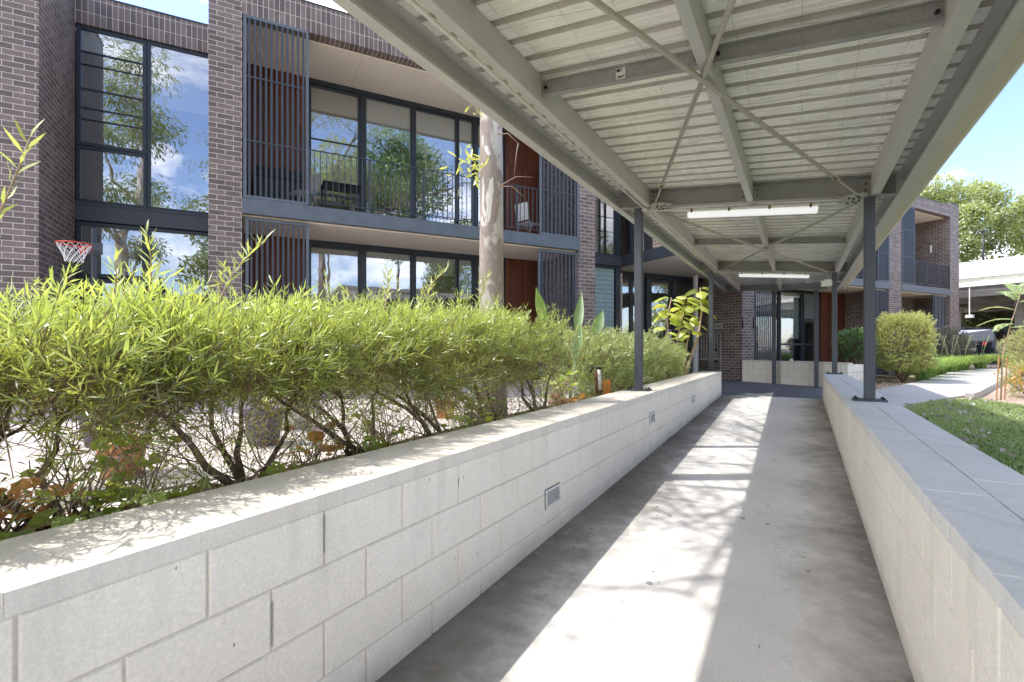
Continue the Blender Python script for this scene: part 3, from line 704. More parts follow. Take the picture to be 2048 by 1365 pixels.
# steel maker's paper tag on the brace beam: plain marks, as unreadable as in the photo
o=thing('paper_tag','small white paper tag stuck on the near overhead brace beam','tag',(-.97,2.9955,cz(-.97)+.112))
g=MB(); g.box(-.03,.03,-.0016,0,-.036,.036); g.build('paper',M['white'],o)
g=MB(); g.box(-.026,-.004,-.0022,-.0017,.012,.03); g.box(-.004,.012,-.0022,-.0017,.024,.03); g.box(-.004,.012,-.0022,-.0017,.012,.016); g.box(-.02,.012,-.0022,-.0017,-.026,-.016); g.box(.016,.024,-.0022,-.0017,-.024,-.014); g.build('print',M['black'],o)

# batten lights
def batten(y,label):
    o=thing('batten_light',label,'light',(-.48,y,cz(-.48)-.03),0,'batten lights under the canopy beams'); o.rotation_euler=(0,math.atan(.093),0)
    Lh=.66
    def bod(name,w0,w1,z0,z1,m,L,bv=.012):
        g=MB(); g.hexa([(-L,-w0,z0),(L,-w0,z0),(L,w0,z0),(-L,w0,z0),(-L,-w1,z1),(L,-w1,z1),(L,w1,z1),(-L,w1,z1)]); return g.build(name,m,o,bevel=bv,seg=3)
    bod('housing',.05,.055,-.018,.022,M['white'],Lh); bod('diffuser',.036,.056,-.078,-.019,M['tubelit'],Lh-.012)
    for x in (-.60,-.20,.20,.58):
        g=MB(); g.box(x-.009,x+.009,-.062,-.056,-.032,.012); g.box(x-.014,x+.014,-.068,-.0625,-.020,-.006); g.build('clip',M['brass'],o,bevel=.002)
    for x in (-.4,.4):
        g=MB(); g.box(x-.03,x+.03,-.02,.02,.022,.034); g.build('bracket',M['galv'],o)
batten(5.99,'long white batten light under the nearer cross beam'); batten(11.55,'long white batten light under the farther cross beam')
o=thing('emergency_light','small white twin head emergency light fixed beside the far right post','light',(.44,11.36,2.62))
g=MB(); g.box(-.045,.09,-.03,.05,-.06,.075); g.build('housing',M['white'],o,bevel=.008)
for k in (-1,1):
    g=MB(); g.tube([(-.06,-.02,.03*k),(-.06,-.07,.03*k-.01)],[.018,.03],12); g.build('lamp_head',M['white'],o,smooth=False)
g=MB(); g.tube([(.03,.0,.075),(.03,.0,.16),(.0,.02,.19),(-.5,.10,.23)],.008,8); g.build('cable',M['white'],o,smooth=True)
g=MB(); g.box(.09,.105,-.02,.03,-.04,.04); g.build('bracket',M['galv'],o)

# ================================================================== BUILDINGS (local frame: x along facade, y depth, z up)
def bx(o,name,m,*boxes,bevel=0):
    g=MB()
    for b in boxes: g.box(*b)
    return g.build(name,m,o,bevel=bevel)
def window(o,x0,x1,y,z0,z1,fw=.05,bars=(),glass='glass',blind=None,blm='blind',mull=(),dep=.06,vb=()):
    """glazed unit with frame, pane and optional blind behind"""
    g=MB()
    g.box(x0,x0+fw,y,y+dep,z0,z1); g.box(x1-fw,x1,y,y+dep,z0,z1); g.box(x0+fw,x1-fw,y+.001,y+dep,z1-fw,z1); g.box(x0+fw,x1-fw,y+.001,y+dep,z0,z0+fw)
    for zb,h in bars: g.box(x0+fw,x1-fw,y+.004,y+dep-.006,zb,zb+h)
    w=g.build('window',M['frame'],o)
    rx,rz=rnd.uniform(-.003,.003),rnd.uniform(-.003,.003)
    g=MB(); a,b,c,d=x0+fw*.8,x1-fw*.8,z0+fw*.8,z1-fw*.8; yy=y+.03
    g.add([(a,yy-rx,c),(b,yy+rx,c-0),(b,yy+rx+rz,d),(a,yy-rx+rz,d)],[(0,1,2,3)]); g.build('pane',M[glass],w)
    if blind:
        g=MB(); n=24; yy=y+.11; vs=[];fs=[]
        zb=z1-(z1-z0)*blind
        g.box(x0+.02,x1-.02,yy,yy+.004,zb,z1-.02); g.box(x0+.02,x1-.02,yy-.006,yy+.010,zb-.02,zb); g.build('blind',M[blm],w)
    return w
def screen(o,x0,x1,y,z0,z1,hb=(),n=11,m='charcoal2'):
    g=MB(); f=.05
    g.box(x0,x0+f,y,y+.05,z0,z1); g.box(x1-f,x1,y,y+.05,z0,z1); g.box(x0+f,x1-f,y+.001,y+.05,z1-f,z1); g.box(x0+f,x1-f,y+.001,y+.05,z0,z0+f)
    s=g.build('screen',M[m],o,bevel=.003)
    g=MB(); w=(x1-x0-2*f)/n
    for i in range(n):
        xx=x0+f+w*(i+.5); g.box(xx-w*.20,xx+w*.20,y+.006,y+.034,z0+f,z1-f)
    g.build('slat',M['charcoal'],s)
    g=MB()
    for z in hb: g.box(x0+f,x1-f,y-.004,y+.0055,z,z+.022)
    if hb: g.build('cross_rail',M['charcoal'],s)
    return s
def rail(o,x0,x1,y,z0,z1,pitch=.107,post=1.07):
    g=MB(); g.box(x0,x1,y,y+.035,z1-.012,z1); g.box(x0,x1,y+.004,y+.03,z0+.08,z0+.092)
    s=g.build('balustrade',M['charcoal'],o)
    g=MB(); x=x0+pitch*.7; k=0
    while x<x1-.03:
        g.box(x-.006,x+.006,y+.008,y+.026,z0+.092,z1-.012); x+=pitch
    g.build('baluster',M['charcoal'],s)
    x=x0
    while x<x1+.05: g=MB(); g.box(x-.014,x+.014,y,y+.034,z0-.02,z1-.013); g.build('rail_post',M['charcoal'],s); x+=post
    return s
ZG=.45
bl=thing('apartment_building','two storey dark brick apartment block with balconies and tall dark windows behind the hedge','building',(OX,OY,0),ROTB)
# piers and parapets
bx(bl,'brick_pier',M['brick'],(-7.5,-2.61,0,1.62,ZG,7.62)); bx(bl,'brick_pier',M['brick'],(-.49,0,0,1.62,ZG,7.62)); bx(bl,'brick_pier',M['brick'],(7.0,7.49,0,1.62,ZG,7.62))
bx(bl,'parapet',M['soldier'],(-2.61,-.49,1.60,1.85,7.09,7.62)); bx(bl,'parapet',M['soldier'],(0,7.0,.0,.23,7.09,7.62))
bx(bl,'parapet',M['soldier'],(7.49,9.36,1.3,1.5,7.09,7.62))
bx(bl,'parapet_capping',M['charcoal'],(-2.61,-.49,1.585,1.87,7.621,7.645),(0.0,7.0,-.012,.25,7.621,7.645),(-7.51,-2.60,-.012,1.63,7.622,7.646),(-.50,.0-.001,-.012,1.63,7.622,7.646),(7.001,7.5,-.012,1.63,7.622,7.646))
bx(bl,'roof',M['deck'],(-7.4,13.3,1.9,9,7.35,7.5),(.02,6.98,.24,1.9,7.2,7.35))
# bay with tall windows
bx(bl,'spandrel',M['charcoal'],(-2.61,-.49,1.60,1.72,3.62,3.94),(-2.6,-.49,1.585,1.60,3.90,3.93),bevel=.004)
window(bl,-2.60,-1.59,1.64,4.96,7.08,.06,bars=((6.62,.02),(6.40,.012),(5.96,.02),(5.62,.02),(5.42,.02)),blind=.2,blm='blindw')
window(bl,-2.60,-1.59,1.64,3.95,4.95,.05)
window(bl,-1.58,-.47,1.64,3.95,7.08,.05,blind=.36,blm='blind')
window(bl,-2.60,-1.59,1.64,2.62,3.60,.07,glass='glassd'); window(bl,-1.58,-.47,1.64,2.32,3.60,.06,glass='glassd',blind=.35,blm='blindw')
window(bl,-2.60,-1.59,1.64,.72,2.60,.07,glass='glassd'); window(bl,-1.58,-.47,1.64,.72,2.30,.06,glass='glassd')
# balcony bay
bx(bl,'balcony_edge',M['charcoal2'],(0.0,7.03,-.03,.10,3.67,3.935),bevel=.006); bx(bl,'balcony_floor',M['balfloor'],(0.001,6.999,.101,1.6,3.68,3.90))
bx(bl,'soffit',M['soffit'],(0.001,2.05,.23,1.6,7.06,7.085),(2.056,4.5,.23,1.6,7.06,7.085),(4.506,6.999,.23,1.6,7.06,7.085))
bx(bl,'soffit',M['soffit'],(0.001,2.5,.10,1.6,3.645,3.678),(2.506,6.999,.10,1.6,3.645,3.678))
for z0,z1,lo in ((3.90,7.06,0),(.53,3.645,1)):
    bx(bl,'timber_cladding',M['timber'],(0.0,1.20,1.56,1.6,z0,z1)); bx(bl,'timber_cladding',M['timber'],(5.86,7.0,1.56,1.6,z0,z1))
    gl='glassd' if lo else 'glass'; h=.10
    bx(bl,'window_head',M['frame'],(1.20,5.86,1.55,1.62,z1-h,z1)); zt=z1-h; zb=z0+.02
    if not lo: window(bl,1.20,2.26,1.58,zb,zt,.05,bars=((z0+.72,.05),(z0+1.9,.02)),glass=gl,blind=.72,blm='blind')
    else: window(bl,1.20,2.26,1.58,zb,zt,.05,bars=((z0+.9,.05),),glass=gl,blind=.12,blm='blind')
    bx(bl,'mullion',M['frame'],(2.26,2.36,1.56,1.66,zb,zt))
    window(bl,2.36,3.42,1.58,zb,zt,.03,bars=((z0+.9,.05),) if lo else (),glass=gl,blind=.26 if not lo else .12,blm='blindw')
    bx(bl,'mullion',M['frame'],(3.42,3.49,1.56,1.66,zb,zt))
    window(bl,3.49,4.55,1.60,zb,zt,.04,bars=((z0+.9,.05),) if lo else (),glass=gl,blind=.32 if not lo else .14,blm='blindw')
    window(bl,4.56,4.98,1.58,zb,zt,.04,glass=gl,blind=.32,blm='blindw')
    bx(bl,'door',M['frame'],(4.98,5.08,1.56,1.66,zb,zt)); window(bl,5.08,5.86,1.62,zb,zt,.04,glass=gl,blind=.8,blm='blind')
screen(bl,.02,1.06,-.02,3.94,7.09,(4.92,6.02),11); screen(bl,5.93,7.0,-.02,3.94,7.0,(4.95,6.0),9)
screen(bl,.05,1.07,.04,.75,3.62,(2.33,),11); screen(bl,5.93,6.99,.04,.75,3.62,(2.3,),9)
rail(bl,1.08,5.93,.0,3.94,4.97)
# pale perforated panel behind the right-hand screens
for z0,z1 in ((3.94,7.0),(.75,3.62)):
    g=MB(); r=0; z=z0
    while z<z1-.06:
        y=.12+(.12 if r%2 else 0)
        while y<1.5: g.box(6.955,6.995,y,y+.115,z,z+.07); y+=.24
        z+=.086; r+=1
    g.build('brick_lattice',M['brick'],bl)
# entry bay glazing
bx(bl,'spandrel',M['charcoal'],(7.49,9.42,1.26,1.4,3.66,3.95),(7.49,9.42,1.245,1.26,3.92,3.95),(7.49,9.42,1.245,1.26,3.66,3.69),bevel=.003)
window(bl,7.49,9.20,1.31,3.95,7.08,.04,bars=((4.6,.008),(5.0,.008),(5.4,.008),(5.8,.008),(6.2,.008),(6.6,.008))); bx(bl,'mullion',M['frame'],(9.20,9.36,1.29,1.42,.7,7.08))
g=MB(); z=.75
while z<3.55: g.hexa([(7.55,1.35,z),(9.18,1.35,z),(9.18,1.37,z+.13),(7.55,1.37,z+.13),(7.55,1.356,z),(9.18,1.356,z),(9.18,1.376,z+.13),(7.55,1.376,z+.13)]); z+=.125
g.build('louvre_panel',M['louvre'],bl)
bx(bl,'window_frame',M['frame'],(7.49,7.54,1.3,1.4,.7,3.66),(7.54,9.2,1.3,1.4,3.58,3.655))
# projecting upper box over the entry: its glazed side looks along the facade
bx(bl,'fascia',M['charcoal'],(9.40,9.48,-.9,1.26,3.66,3.95),(9.48,13.3,-.9,-.82,3.66,3.95),bevel=.003)
bx(bl,'soffit',M['soffit'],(9.48,13.32,-.82,2.0,3.655,3.68))
bx(bl,'box_floor',M['deck'],(9.48,13.32,-.82,2.0,3.69,3.9))
g=MB(); g.add([(9.52,1.25,3.96),(9.52,0.22,3.96),(9.52,0.22,7.08),(9.52,1.25,7.08)],[(0,1,2,3)]); g.build('pane',M['glass'],bl)
bx(bl,'window_frame',M['frame'],(9.48,9.56,.98,1.06,3.955,7.08),(9.48,9.56,.14,.22,3.955,7.08),(9.485,9.555,.22,1.25,7.0,7.08),(9.485,9.555,.22,1.25,3.953,3.99),(9.485,9.555,.45,.49,3.99,7.0),(9.485,9.555,.22,.45,4.7,4.73))
bx(bl,'brick_wall',M['brick'],(9.48,9.70,-.8,.139,3.955,7.6),(9.70,13.3,-.8,-.6,3.955,7.6))
bx(bl,'roof',M['deck'],(9.49,13.3,-.79,1.9,7.601,7.64))
# entry doors
for (a,b,gl,br) in ((9.5,10.3,'glassd',((1.5,.05),)),(10.3,10.85,'glassd',((1.5,.05),))): window(bl,a,b,1.9,.36,3.5,.06,bars=br,glass=gl)
bx(bl,'door_frame',M['frame'],(10.85,11.02,1.84,2.0,.345,3.64),(9.5,13.32,1.86,2.0,3.5,3.65),bevel=.004)
d=window(bl,11.02,11.95,1.90,.36,3.49,.09,glass='glassd',bars=((1.35,.05),)); d.name='door'
bx(bl,'mullion',M['frame'],(11.95,12.12,1.86,1.98,.346,3.495))
d=window(bl,12.12,13.2,1.90,.36,3.49,.08,glass='glassd'); d.name='door'
bx(bl,'column',M['whiteconc'],(12.52,12.62,1.45,1.55,.345,3.654),bevel=.004)
# interiors
bx(bl,'interior_wall',M['room'],(-7.4,13.3,5.5,5.6,.5,7.35),(-2.62,-2.55,1.75,5.5,.5,7.3),(-.56,-.5,1.75,5.5,.5,7.3),(1.1,1.16,1.70,5.5,.5,7.3),(5.9,5.96,1.70,5.5,.5,7.3),(7.44,7.49,1.63,5.5,.5,7.3),(9.5,9.56,1.45,1.88,.4,3.5),(13.22,13.28,2.0,5.5,.4,7.3))
bx(bl,'interior_floor',M['dark'],(-7.4,13.3,1.80,5.5,3.66,3.86),(-7.4,9.4,1.80,5.5,.62,.69))
bx(bl,'interior_ceiling',M['soffit'],(-7.4,13.3,1.9,5.5,7.10,7.14),(-7.4,9.4,1.9,5.5,3.60,3.65))
bx(bl,'rear_wall',M['render'],(-7.5,13.3,8.9,9.0,0,7.5),(-7.5,-7.4,1.62,9,0,7.5))

br=thing('apartment_building','dark brick wing with dark slatted screens, timber panel and end balcony beyond the canopy','building',FW(0,.4),ROTB)
SR=13.33
bx(br,'brick_wall',M['brick'],(SR,SR+.56,0,.25,.3,7.6),(SR,SR+.25,.251,1.9,.3,3.65)); bx(br,'brick_pier',M['brick'],(21.78,22.71,0,1.7,.3,7.6),(26.75,27.58,0,1.7,.3,7.6))
bx(br,'brick_wall',M['brick'],(SR,SR+.25,.251,1.9,3.95,7.6))
for a,b in ((SR+.56,21.78),(22.71,26.75)):
    bx(br,'balcony_edge',M['charcoal2'],(a,b+.01,-.03,.10,3.60,3.87),bevel=.005); bx(br,'balcony_floor',M['balfloor'],(a,b,.10,1.65,3.62,3.84))
    bx(br,'parapet',M['soldier'],(a,b,0,.23,7.0,7.48)); bx(br,'parapet_capping',M['charcoal'],(a,b,-.012,.25,7.481,7.50))
    bx(br,'soffit',M['soffit'],(a,b,.23,1.65,6.97,6.995)); bx(br,'soffit',M['soffit'],(a,b,.10,1.65,3.57,3.60))
bx(br,'parapet_capping',M['charcoal'],(SR-.01,SR+.57,-.01,1.9,7.601,7.62),(21.77,22.72,-.01,1.7,7.601,7.62),(26.74,27.59,-.01,1.7,7.601,7.62))
screen(br,SR+.60,14.93,.02,.40,3.55,(1.35,2.55),9,'charcoal'); screen(br,20.95,21.77,.02,.4,3.55,(2.3,),9,'charcoal'); screen(br,20.95,21.77,-.02,3.88,6.95,(4.95,6.0),9,'charcoal')
screen(br,22.73,23.72,-.02,3.88,6.98,(4.95,6.0),13,'charcoal'); screen(br,25.33,26.38,.02,.4,3.55,(1.75,),3,'charcoal')
for q in ((25.38,26.33,.045,.06,.45,3.5),(22.78,23.67,.02,.03,3.95,6.93),(21.0,21.72,.02,.03,3.95,6.9),(21.0,21.72,.06,.07,.45,3.5)): bx(br,'solid_screen',M['charcoal'],q)
rail(br,23.74,26.74,.0,3.88,4.88,.10,1.0); rail(br,SR+.6,20.9,.0,3.88,4.88,.10,1.0)
# rear plane of the big bay
for x0,x1,gl,bl_,bm in ((SR+.3,15.3,'glassd',.2,'blindw'),(15.35,17.5,'glassd',.25,'blindw')): window(br,x0,x1,1.60,.40,3.5,.06,glass=gl,blind=bl_,blm=bm)
window(br,17.56,18.95,1.60,.40,3.5,.07,bars=((1.45,.07),),glass='glassd',blind=.58,blm='blindw')
window(br,18.99,20.05,1.60,.40,3.5,.07,bars=((1.45,.07),(2.42,.05)),glass='glassd',blind=.36,blm='blindw')
bx(br,'mullion',M['frame'],(17.5,17.56,1.57,1.7,.4,3.57),(18.95,18.99,1.57,1.7,.4,3.57)); bx(br,'timber_cladding',M['timber'],(20.08,21.78,1.58,1.62,.35,3.57))
for x0,x1 in ((SR+.3,15.4),(15.4,17.5),(17.5,19.6),(19.6,21.78)): window(br,x0,x1,1.60,3.86,6.97,.06,blind=.3,blm='blindw')
window(br,22.71,24.6,1.60,3.86,6.97,.06,blind=.3,blm='blindw'); window(br,24.6,26.75,1.60,3.86,6.97,.06); window(br,22.71,26.75,1.60,.4,3.57,.06,glass='glassd')
bx(br,'brick_wall',M['brick'],(24.2,26.75,1.3,1.5,.35,3.565))
bx(br,'interior_wall',M['room'],(SR+.2,27.5,5,5.1,.3,7.2)); bx(br,'interior_floor',M['dark'],(SR+.2,27.5,1.75,5,3.62,3.82),(SR+.2,27.5,1.75,5,.3,.36))
bx(br,'rear_wall',M['render'],(SR,27.58,8.9,9,0,7.5),(27.5,27.58,1.7,9,0,7.6)); bx(br,'roof',M['deck'],(SR+.02,27.5,.25,8.9,7.30,7.45))
o=thing('wall_light','slim white upright light on the balcony side wall of the far wing','light',FW(26.745,1.07,5.72),ROTB)
g=MB(); g.box(-.05,0,-.03,.03,-.17,.17); g.build('body',M['white'],o,bevel=.01); g=MB(); g.box(-.06,-.05,-.02,.02,-.14,.14); g.build('lens',M['tubew'],o)

# small fittings on the entry corner wall
o=thing('letter_plate','small grey plate on the dark brick wall left of the entry screen','plate',FW(SR-.001,.4+.85,2.05),ROTB)
g=MB(); g.box(-.02,0,-.16,.16,-.09,.09); g.build('plate',M['galv'],o,bevel=.004); g=MB(); g.box(-.022,-.0201,-.12,.12,.0,.02); g.box(-.022,-.0201,-.12,.06,-.04,-.025); g.build('slot',M['dark'],o)
o=thing('notice_sign','white notice with blue header fixed on the glass entry door','sign',FW(11.79,1.87,1.80),ROTB)
g=MB(); g.box(-.13,.13,0,.012,-.30,.13); g.build('panel',M['white'],o,bevel=.003); g=MB(); g.box(-.12,.12,-.003,-.0005,.02,.12); g.build('header',M['blue'],o)
def text(body,size,loc,m,par,rx=math.pi/2,name='lettering'):
    c=bpy.data.curves.new(name,'FONT');c.resolution_u=3; c.body=body; c.size=size; c.align_x='CENTER'; c.align_y='CENTER'; c.extrude=.0008; c.materials.append(m)
    tmp=bpy.data.objects.new('tmp',c); COL.objects.link(tmp); bpy.context.view_layer.update()
    me=bpy.data.meshes.new_from_object(tmp.evaluated_get(bpy.context.evaluated_depsgraph_get())); bpy.data.objects.remove(tmp); bpy.data.curves.remove(c)
    if not me.materials: me.materials.append(m)
    ob=bpy.data.objects.new(name,me); COL.objects.link(ob); ob.parent=par; ob.location=loc; ob.rotation_euler=(rx,0,0); return ob
text('NOTICE',.062,(0,-.0042,.07),M['white'],o)
g=MB()
for k in range(5): g.box(-.1,.1-.03*(k%3),-.003,-.0005,-.03-.045*k,-.02-.045*k)
g.build('text_line',M['black'],o)
for k,(yy,zz,w,h,la) in enumerate(((.95,1.35,.05,.11,'small dark door entry panel on the brick wall, upper of two'),(.95,.95,.05,.05,'small dark socket on the brick wall below the entry panel'))):
    o=thing('wall_fitting',la,'fitting',FW(SR-.001,.4+yy,zz),ROTB); g=MB(); g.box(-.03,0,-w,w,-h,h); g.build('body',M['bolt'],o,bevel=.006); g=MB(); g.box(-.034,-.0301,-w*.6,w*.6,0,h*.6); g.build('face_plate',M['galv'],o)
for k,(ss,yy,la) in enumerate(((SR+.01,-.02,'slim black reader on the brick corner nearest the walkway end'),(SR+.53,-.02,'slim black reader on the brick edge beside the slatted screen'))):
    o=thing('card_reader',la,'card reader',FW(ss,.4+yy,2.12),ROTB); g=MB(); g.box(-.025,.025,-.02,.018,-.17,.17); g.build('body',M['black'],o,bevel=.008); g=MB(); g.box(-.012,.012,-.023,-.0205,.05,.11); g.build('sensor',M['beamdark'],o)
# gate / handrail by the entry
o=thing('handrail','grey metal handrail beside the entry steps behind the broad leaved plant','handrail',FW(12.3,-1.25+2.4),ROTB)
g=MB(); g.tube([(0,0,.345),(0,0,1.80),(1.0,0,1.82),(1.0,0,.345)],.02,8); ob=g.build('rail',M['galv'],o,smooth=True); g=MB(); g.tube([(0.02,0,1.0),(.98,0,1.0)],.012,6)
for k in range(7): g.tube([(.13+.12*k,0,1.0),(.13+.12*k,0,1.8)],.007,6)
g.build('infill_bar',M['galv'],o)

# ---- balcony furniture
def chair(loc,rz,label):
    o=thing('chair',label,'chair',loc,rz,'chairs on the balcony')
    g=MB(); 
    for i in range(3): g.hexa([(-.2,-.19+.13*i,.44),(.2,-.19+.13*i,.44),(.2,-.07+.13*i,.44),(-.2,-.07+.13*i,.44),(-.2,-.19+.13*i,.455),(.2,-.19+.13*i,.455),(.2,-.07+.13*i,.455),(-.2,-.07+.13*i,.455)])
    g.build('seat',M['chairw'],o,bevel=.01)
    g=MB(); g.hexa([(-.2,.19,.5),(.2,.19,.5),(.2,.20,.5),(-.2,.20,.5),(-.19,.25,.90),(.19,.25,.90),(.19,.26,.90),(-.19,.26,.90)]); g.build('backrest',M['chairw'],o,bevel=.008)
    for sx in (-1,1):
        g=MB(); g.tube([(sx*.21,-.22,0),(sx*.2,-.17,.44),(sx*.2,.18,.45),(sx*.2,.25,.88)],.011,6); g.build('leg',M['galv'],o,smooth=True)
        g=MB(); g.tube([(sx*.21,.24,0),(sx*.2,.1,.44)],.011,6); g.build('leg',M['galv'],o,smooth=True)
    return o
chair(FW(1.02,.75,3.90),ROTB-1.1,'white metal framed chair behind the slatted balcony screen')
chair(FW(6.05,.75,3.90),ROTB+1.9,'white metal framed chair by the balcony rail near the timber wall')
o=thing('balcony_table','black table with thin legs on the upper balcony','table',FW(1.75,.85,3.90),ROTB)
g=MB(); g.box(-.38,.38,-.3,.3,.70,.725); g.build('table_top',M['black'],o,bevel=.01)
for a in (-1,1):
    for b in (-1,1): g=MB(); g.box(a*.34-.015,a*.34+.015,b*.26-.015,b*.26+.015,0,.70); g.build('leg',M['black'],o)
o=thing('barbecue','black covered barbecue against the timber balcony wall','barbecue',FW(.62,1.2,3.90),ROTB)
g=MB(); g.box(-.45,.45,-.25,.25,.05,.75); g.build('cabinet',M['black'],o,bevel=.02); g=MB(); g.hexa([(-.45,-.26,.76),(.45,-.26,.76),(.45,.26,.76),(-.45,.26,.76),(-.42,-.14,.98),(.42,-.14,.98),(.42,.18,1.0),(-.42,.18,1.0)]); g.build('lid',M['black'],o,bevel=.03)

# ---- house number on the pier
o=thing('house_number','pale house number plate low on the leftmost brick pier','number plate',FW(-3.56,-.001,2.285),ROTB)
g=MB(); g.box(-.075,.075,-.012,0,-.06,.06); g.build('plate',M['galv'],o,bevel=.003); text('12',.11,(0,-.014,0),M['white'],o)

# ---- basketball hoop
o=thing('basketball_hoop','small basketball hoop with red rim and white net in front of the windows','basketball hoop',(-8.23+.0,1.53,0))
import mathutils
hc=Vector((-8.23,1.53,0))
def camP(u,d,z): return (u*math.cos(PSI)-d*math.sin(PSI), u*math.sin(PSI)+d*math.cos(PSI), z)
c=camP(-5.63,6.3,0); o.location=(c[0],c[1],0)
g=MB(); rr=.175; zz=2.70; pts=[(rr*math.cos(t*math.pi/16),rr*math.sin(t*math.pi/16),zz) for t in range(33)]; g.tube(pts,.009,8,cap=False); g.build('rim',M['red'],o,smooth=True)
g=MB(); N=12
rows=[(0,rr),(-.05,.155),(-.10,.13),(-.15,.108),(-.195,.095),(-.23,.092)]
for i in range(5):
    for k in range(N):
        z0,r0=rows[i]; z1,r1=rows[i+1]; off=.5*(i%2)
        a=2*math.pi*(k+off)/N
        for s_ in (-.5,.5):
            b=a+2*math.pi*s_/N; g.tube([(r0*math.cos(a),r0*math.sin(a),zz+z0),(r1*math.cos(b),r1*math.sin(b),zz+z1)],.0038,5,cap=False)
g.build('net',M['net'],o)
g=MB(); g.bar((-rr*.72,rr*.72,zz),(-rr-.10,rr+.10,zz-.01),.05,.010); g.bar((-rr*.7,rr*.7,zz-.01),(-rr*.78,rr*.78,zz-.09),.07,.02); g.build('bracket',M['red'],o)
g=MB(); bxx=-rr-.14; g.bar((bxx-.0,-bxx,.70),(bxx,-bxx,3.0),.05,.05); g.build('pole',M['charcoal'],o)
g=MB(); g.bar((bxx+.02-.08,-bxx-.02-.08,2.72),(bxx+.02+.08,-bxx-.02+.08,2.72),.012,.16,); g.build('backboard',M['frame'],o)

# ---- downpipes
# ================================================================== CAR PARK
def FWl(s,y,z): return FW(s,y,z)
cpk=thing('car_park_building','white edged open deck car park with dark underside beyond the brick wing','car park',FW(31,0),ROTB)
bx(cpk,'deck_parapet',M['whiteconc'],(0,.25,-14,9,4.72,5.53),(-.12,.0,-14,9,4.30,4.52),bevel=.01); bx(cpk,'edge_channel',M['galv'],(-.02,-.001,-14,9,4.53,4.70))
bx(cpk,'deck_slab',M['deck'],(.26,24,-14,9,4.25,4.6))
for k in range(5): bx(cpk,'deck_beam',M['beamdark'],(.3+4.6*k,.7+4.6*k,-14,9,3.85,4.249))
for yy in (-12,-9.2,-6.4,-3.6,-.8,2.0,4.8): bx(cpk,'deck_beam',M['beamdark'],(.71,20,yy,yy+.25,3.92,4.249))
for x in (3,12,20):
    for y in (-11,-4.4,.35,6): bx(cpk,'column',M['beamdark'],(x-.16,x+.16,y-.16,y+.16,.7,3.92),bevel=.02)
bx(cpk,'barrier',M['galv'],(12,12.1,-14,9,1.75,2.15)); bx(cpk,'drop_pipe',M['white'],(-.09,-.05,1.2,1.24,2.95,4.3),(-.15,.05,1.08,1.36,2.80,2.95)); bx(cpk,'low_wall',M['galv'],(23.8,24,-14,9,.7,1.7))
g=MB()
for (x,y) in ((2.0,-1.2),(6.5,-2.6)): g.tube([(x,y,4.25),(x,y,3.75)],.13,10)
g.build('ceiling_light',M['white'],cpk)
o=thing('lamp_post','thin black lamp post standing on the car park deck','lamp post',FW(33,1.4,5.5),ROTB)
o.location=FW(33,1.4,4.6)
g=MB(); g.tube([(0,0,0),(0,0,2.7)],[.05,.035],8); g.build('pole',M['black'],o,smooth=True); g=MB(); g.box(-.06,.30,-.06,.06,2.66,2.72); g.build('lamp_head',M['black'],o,bevel=.01)

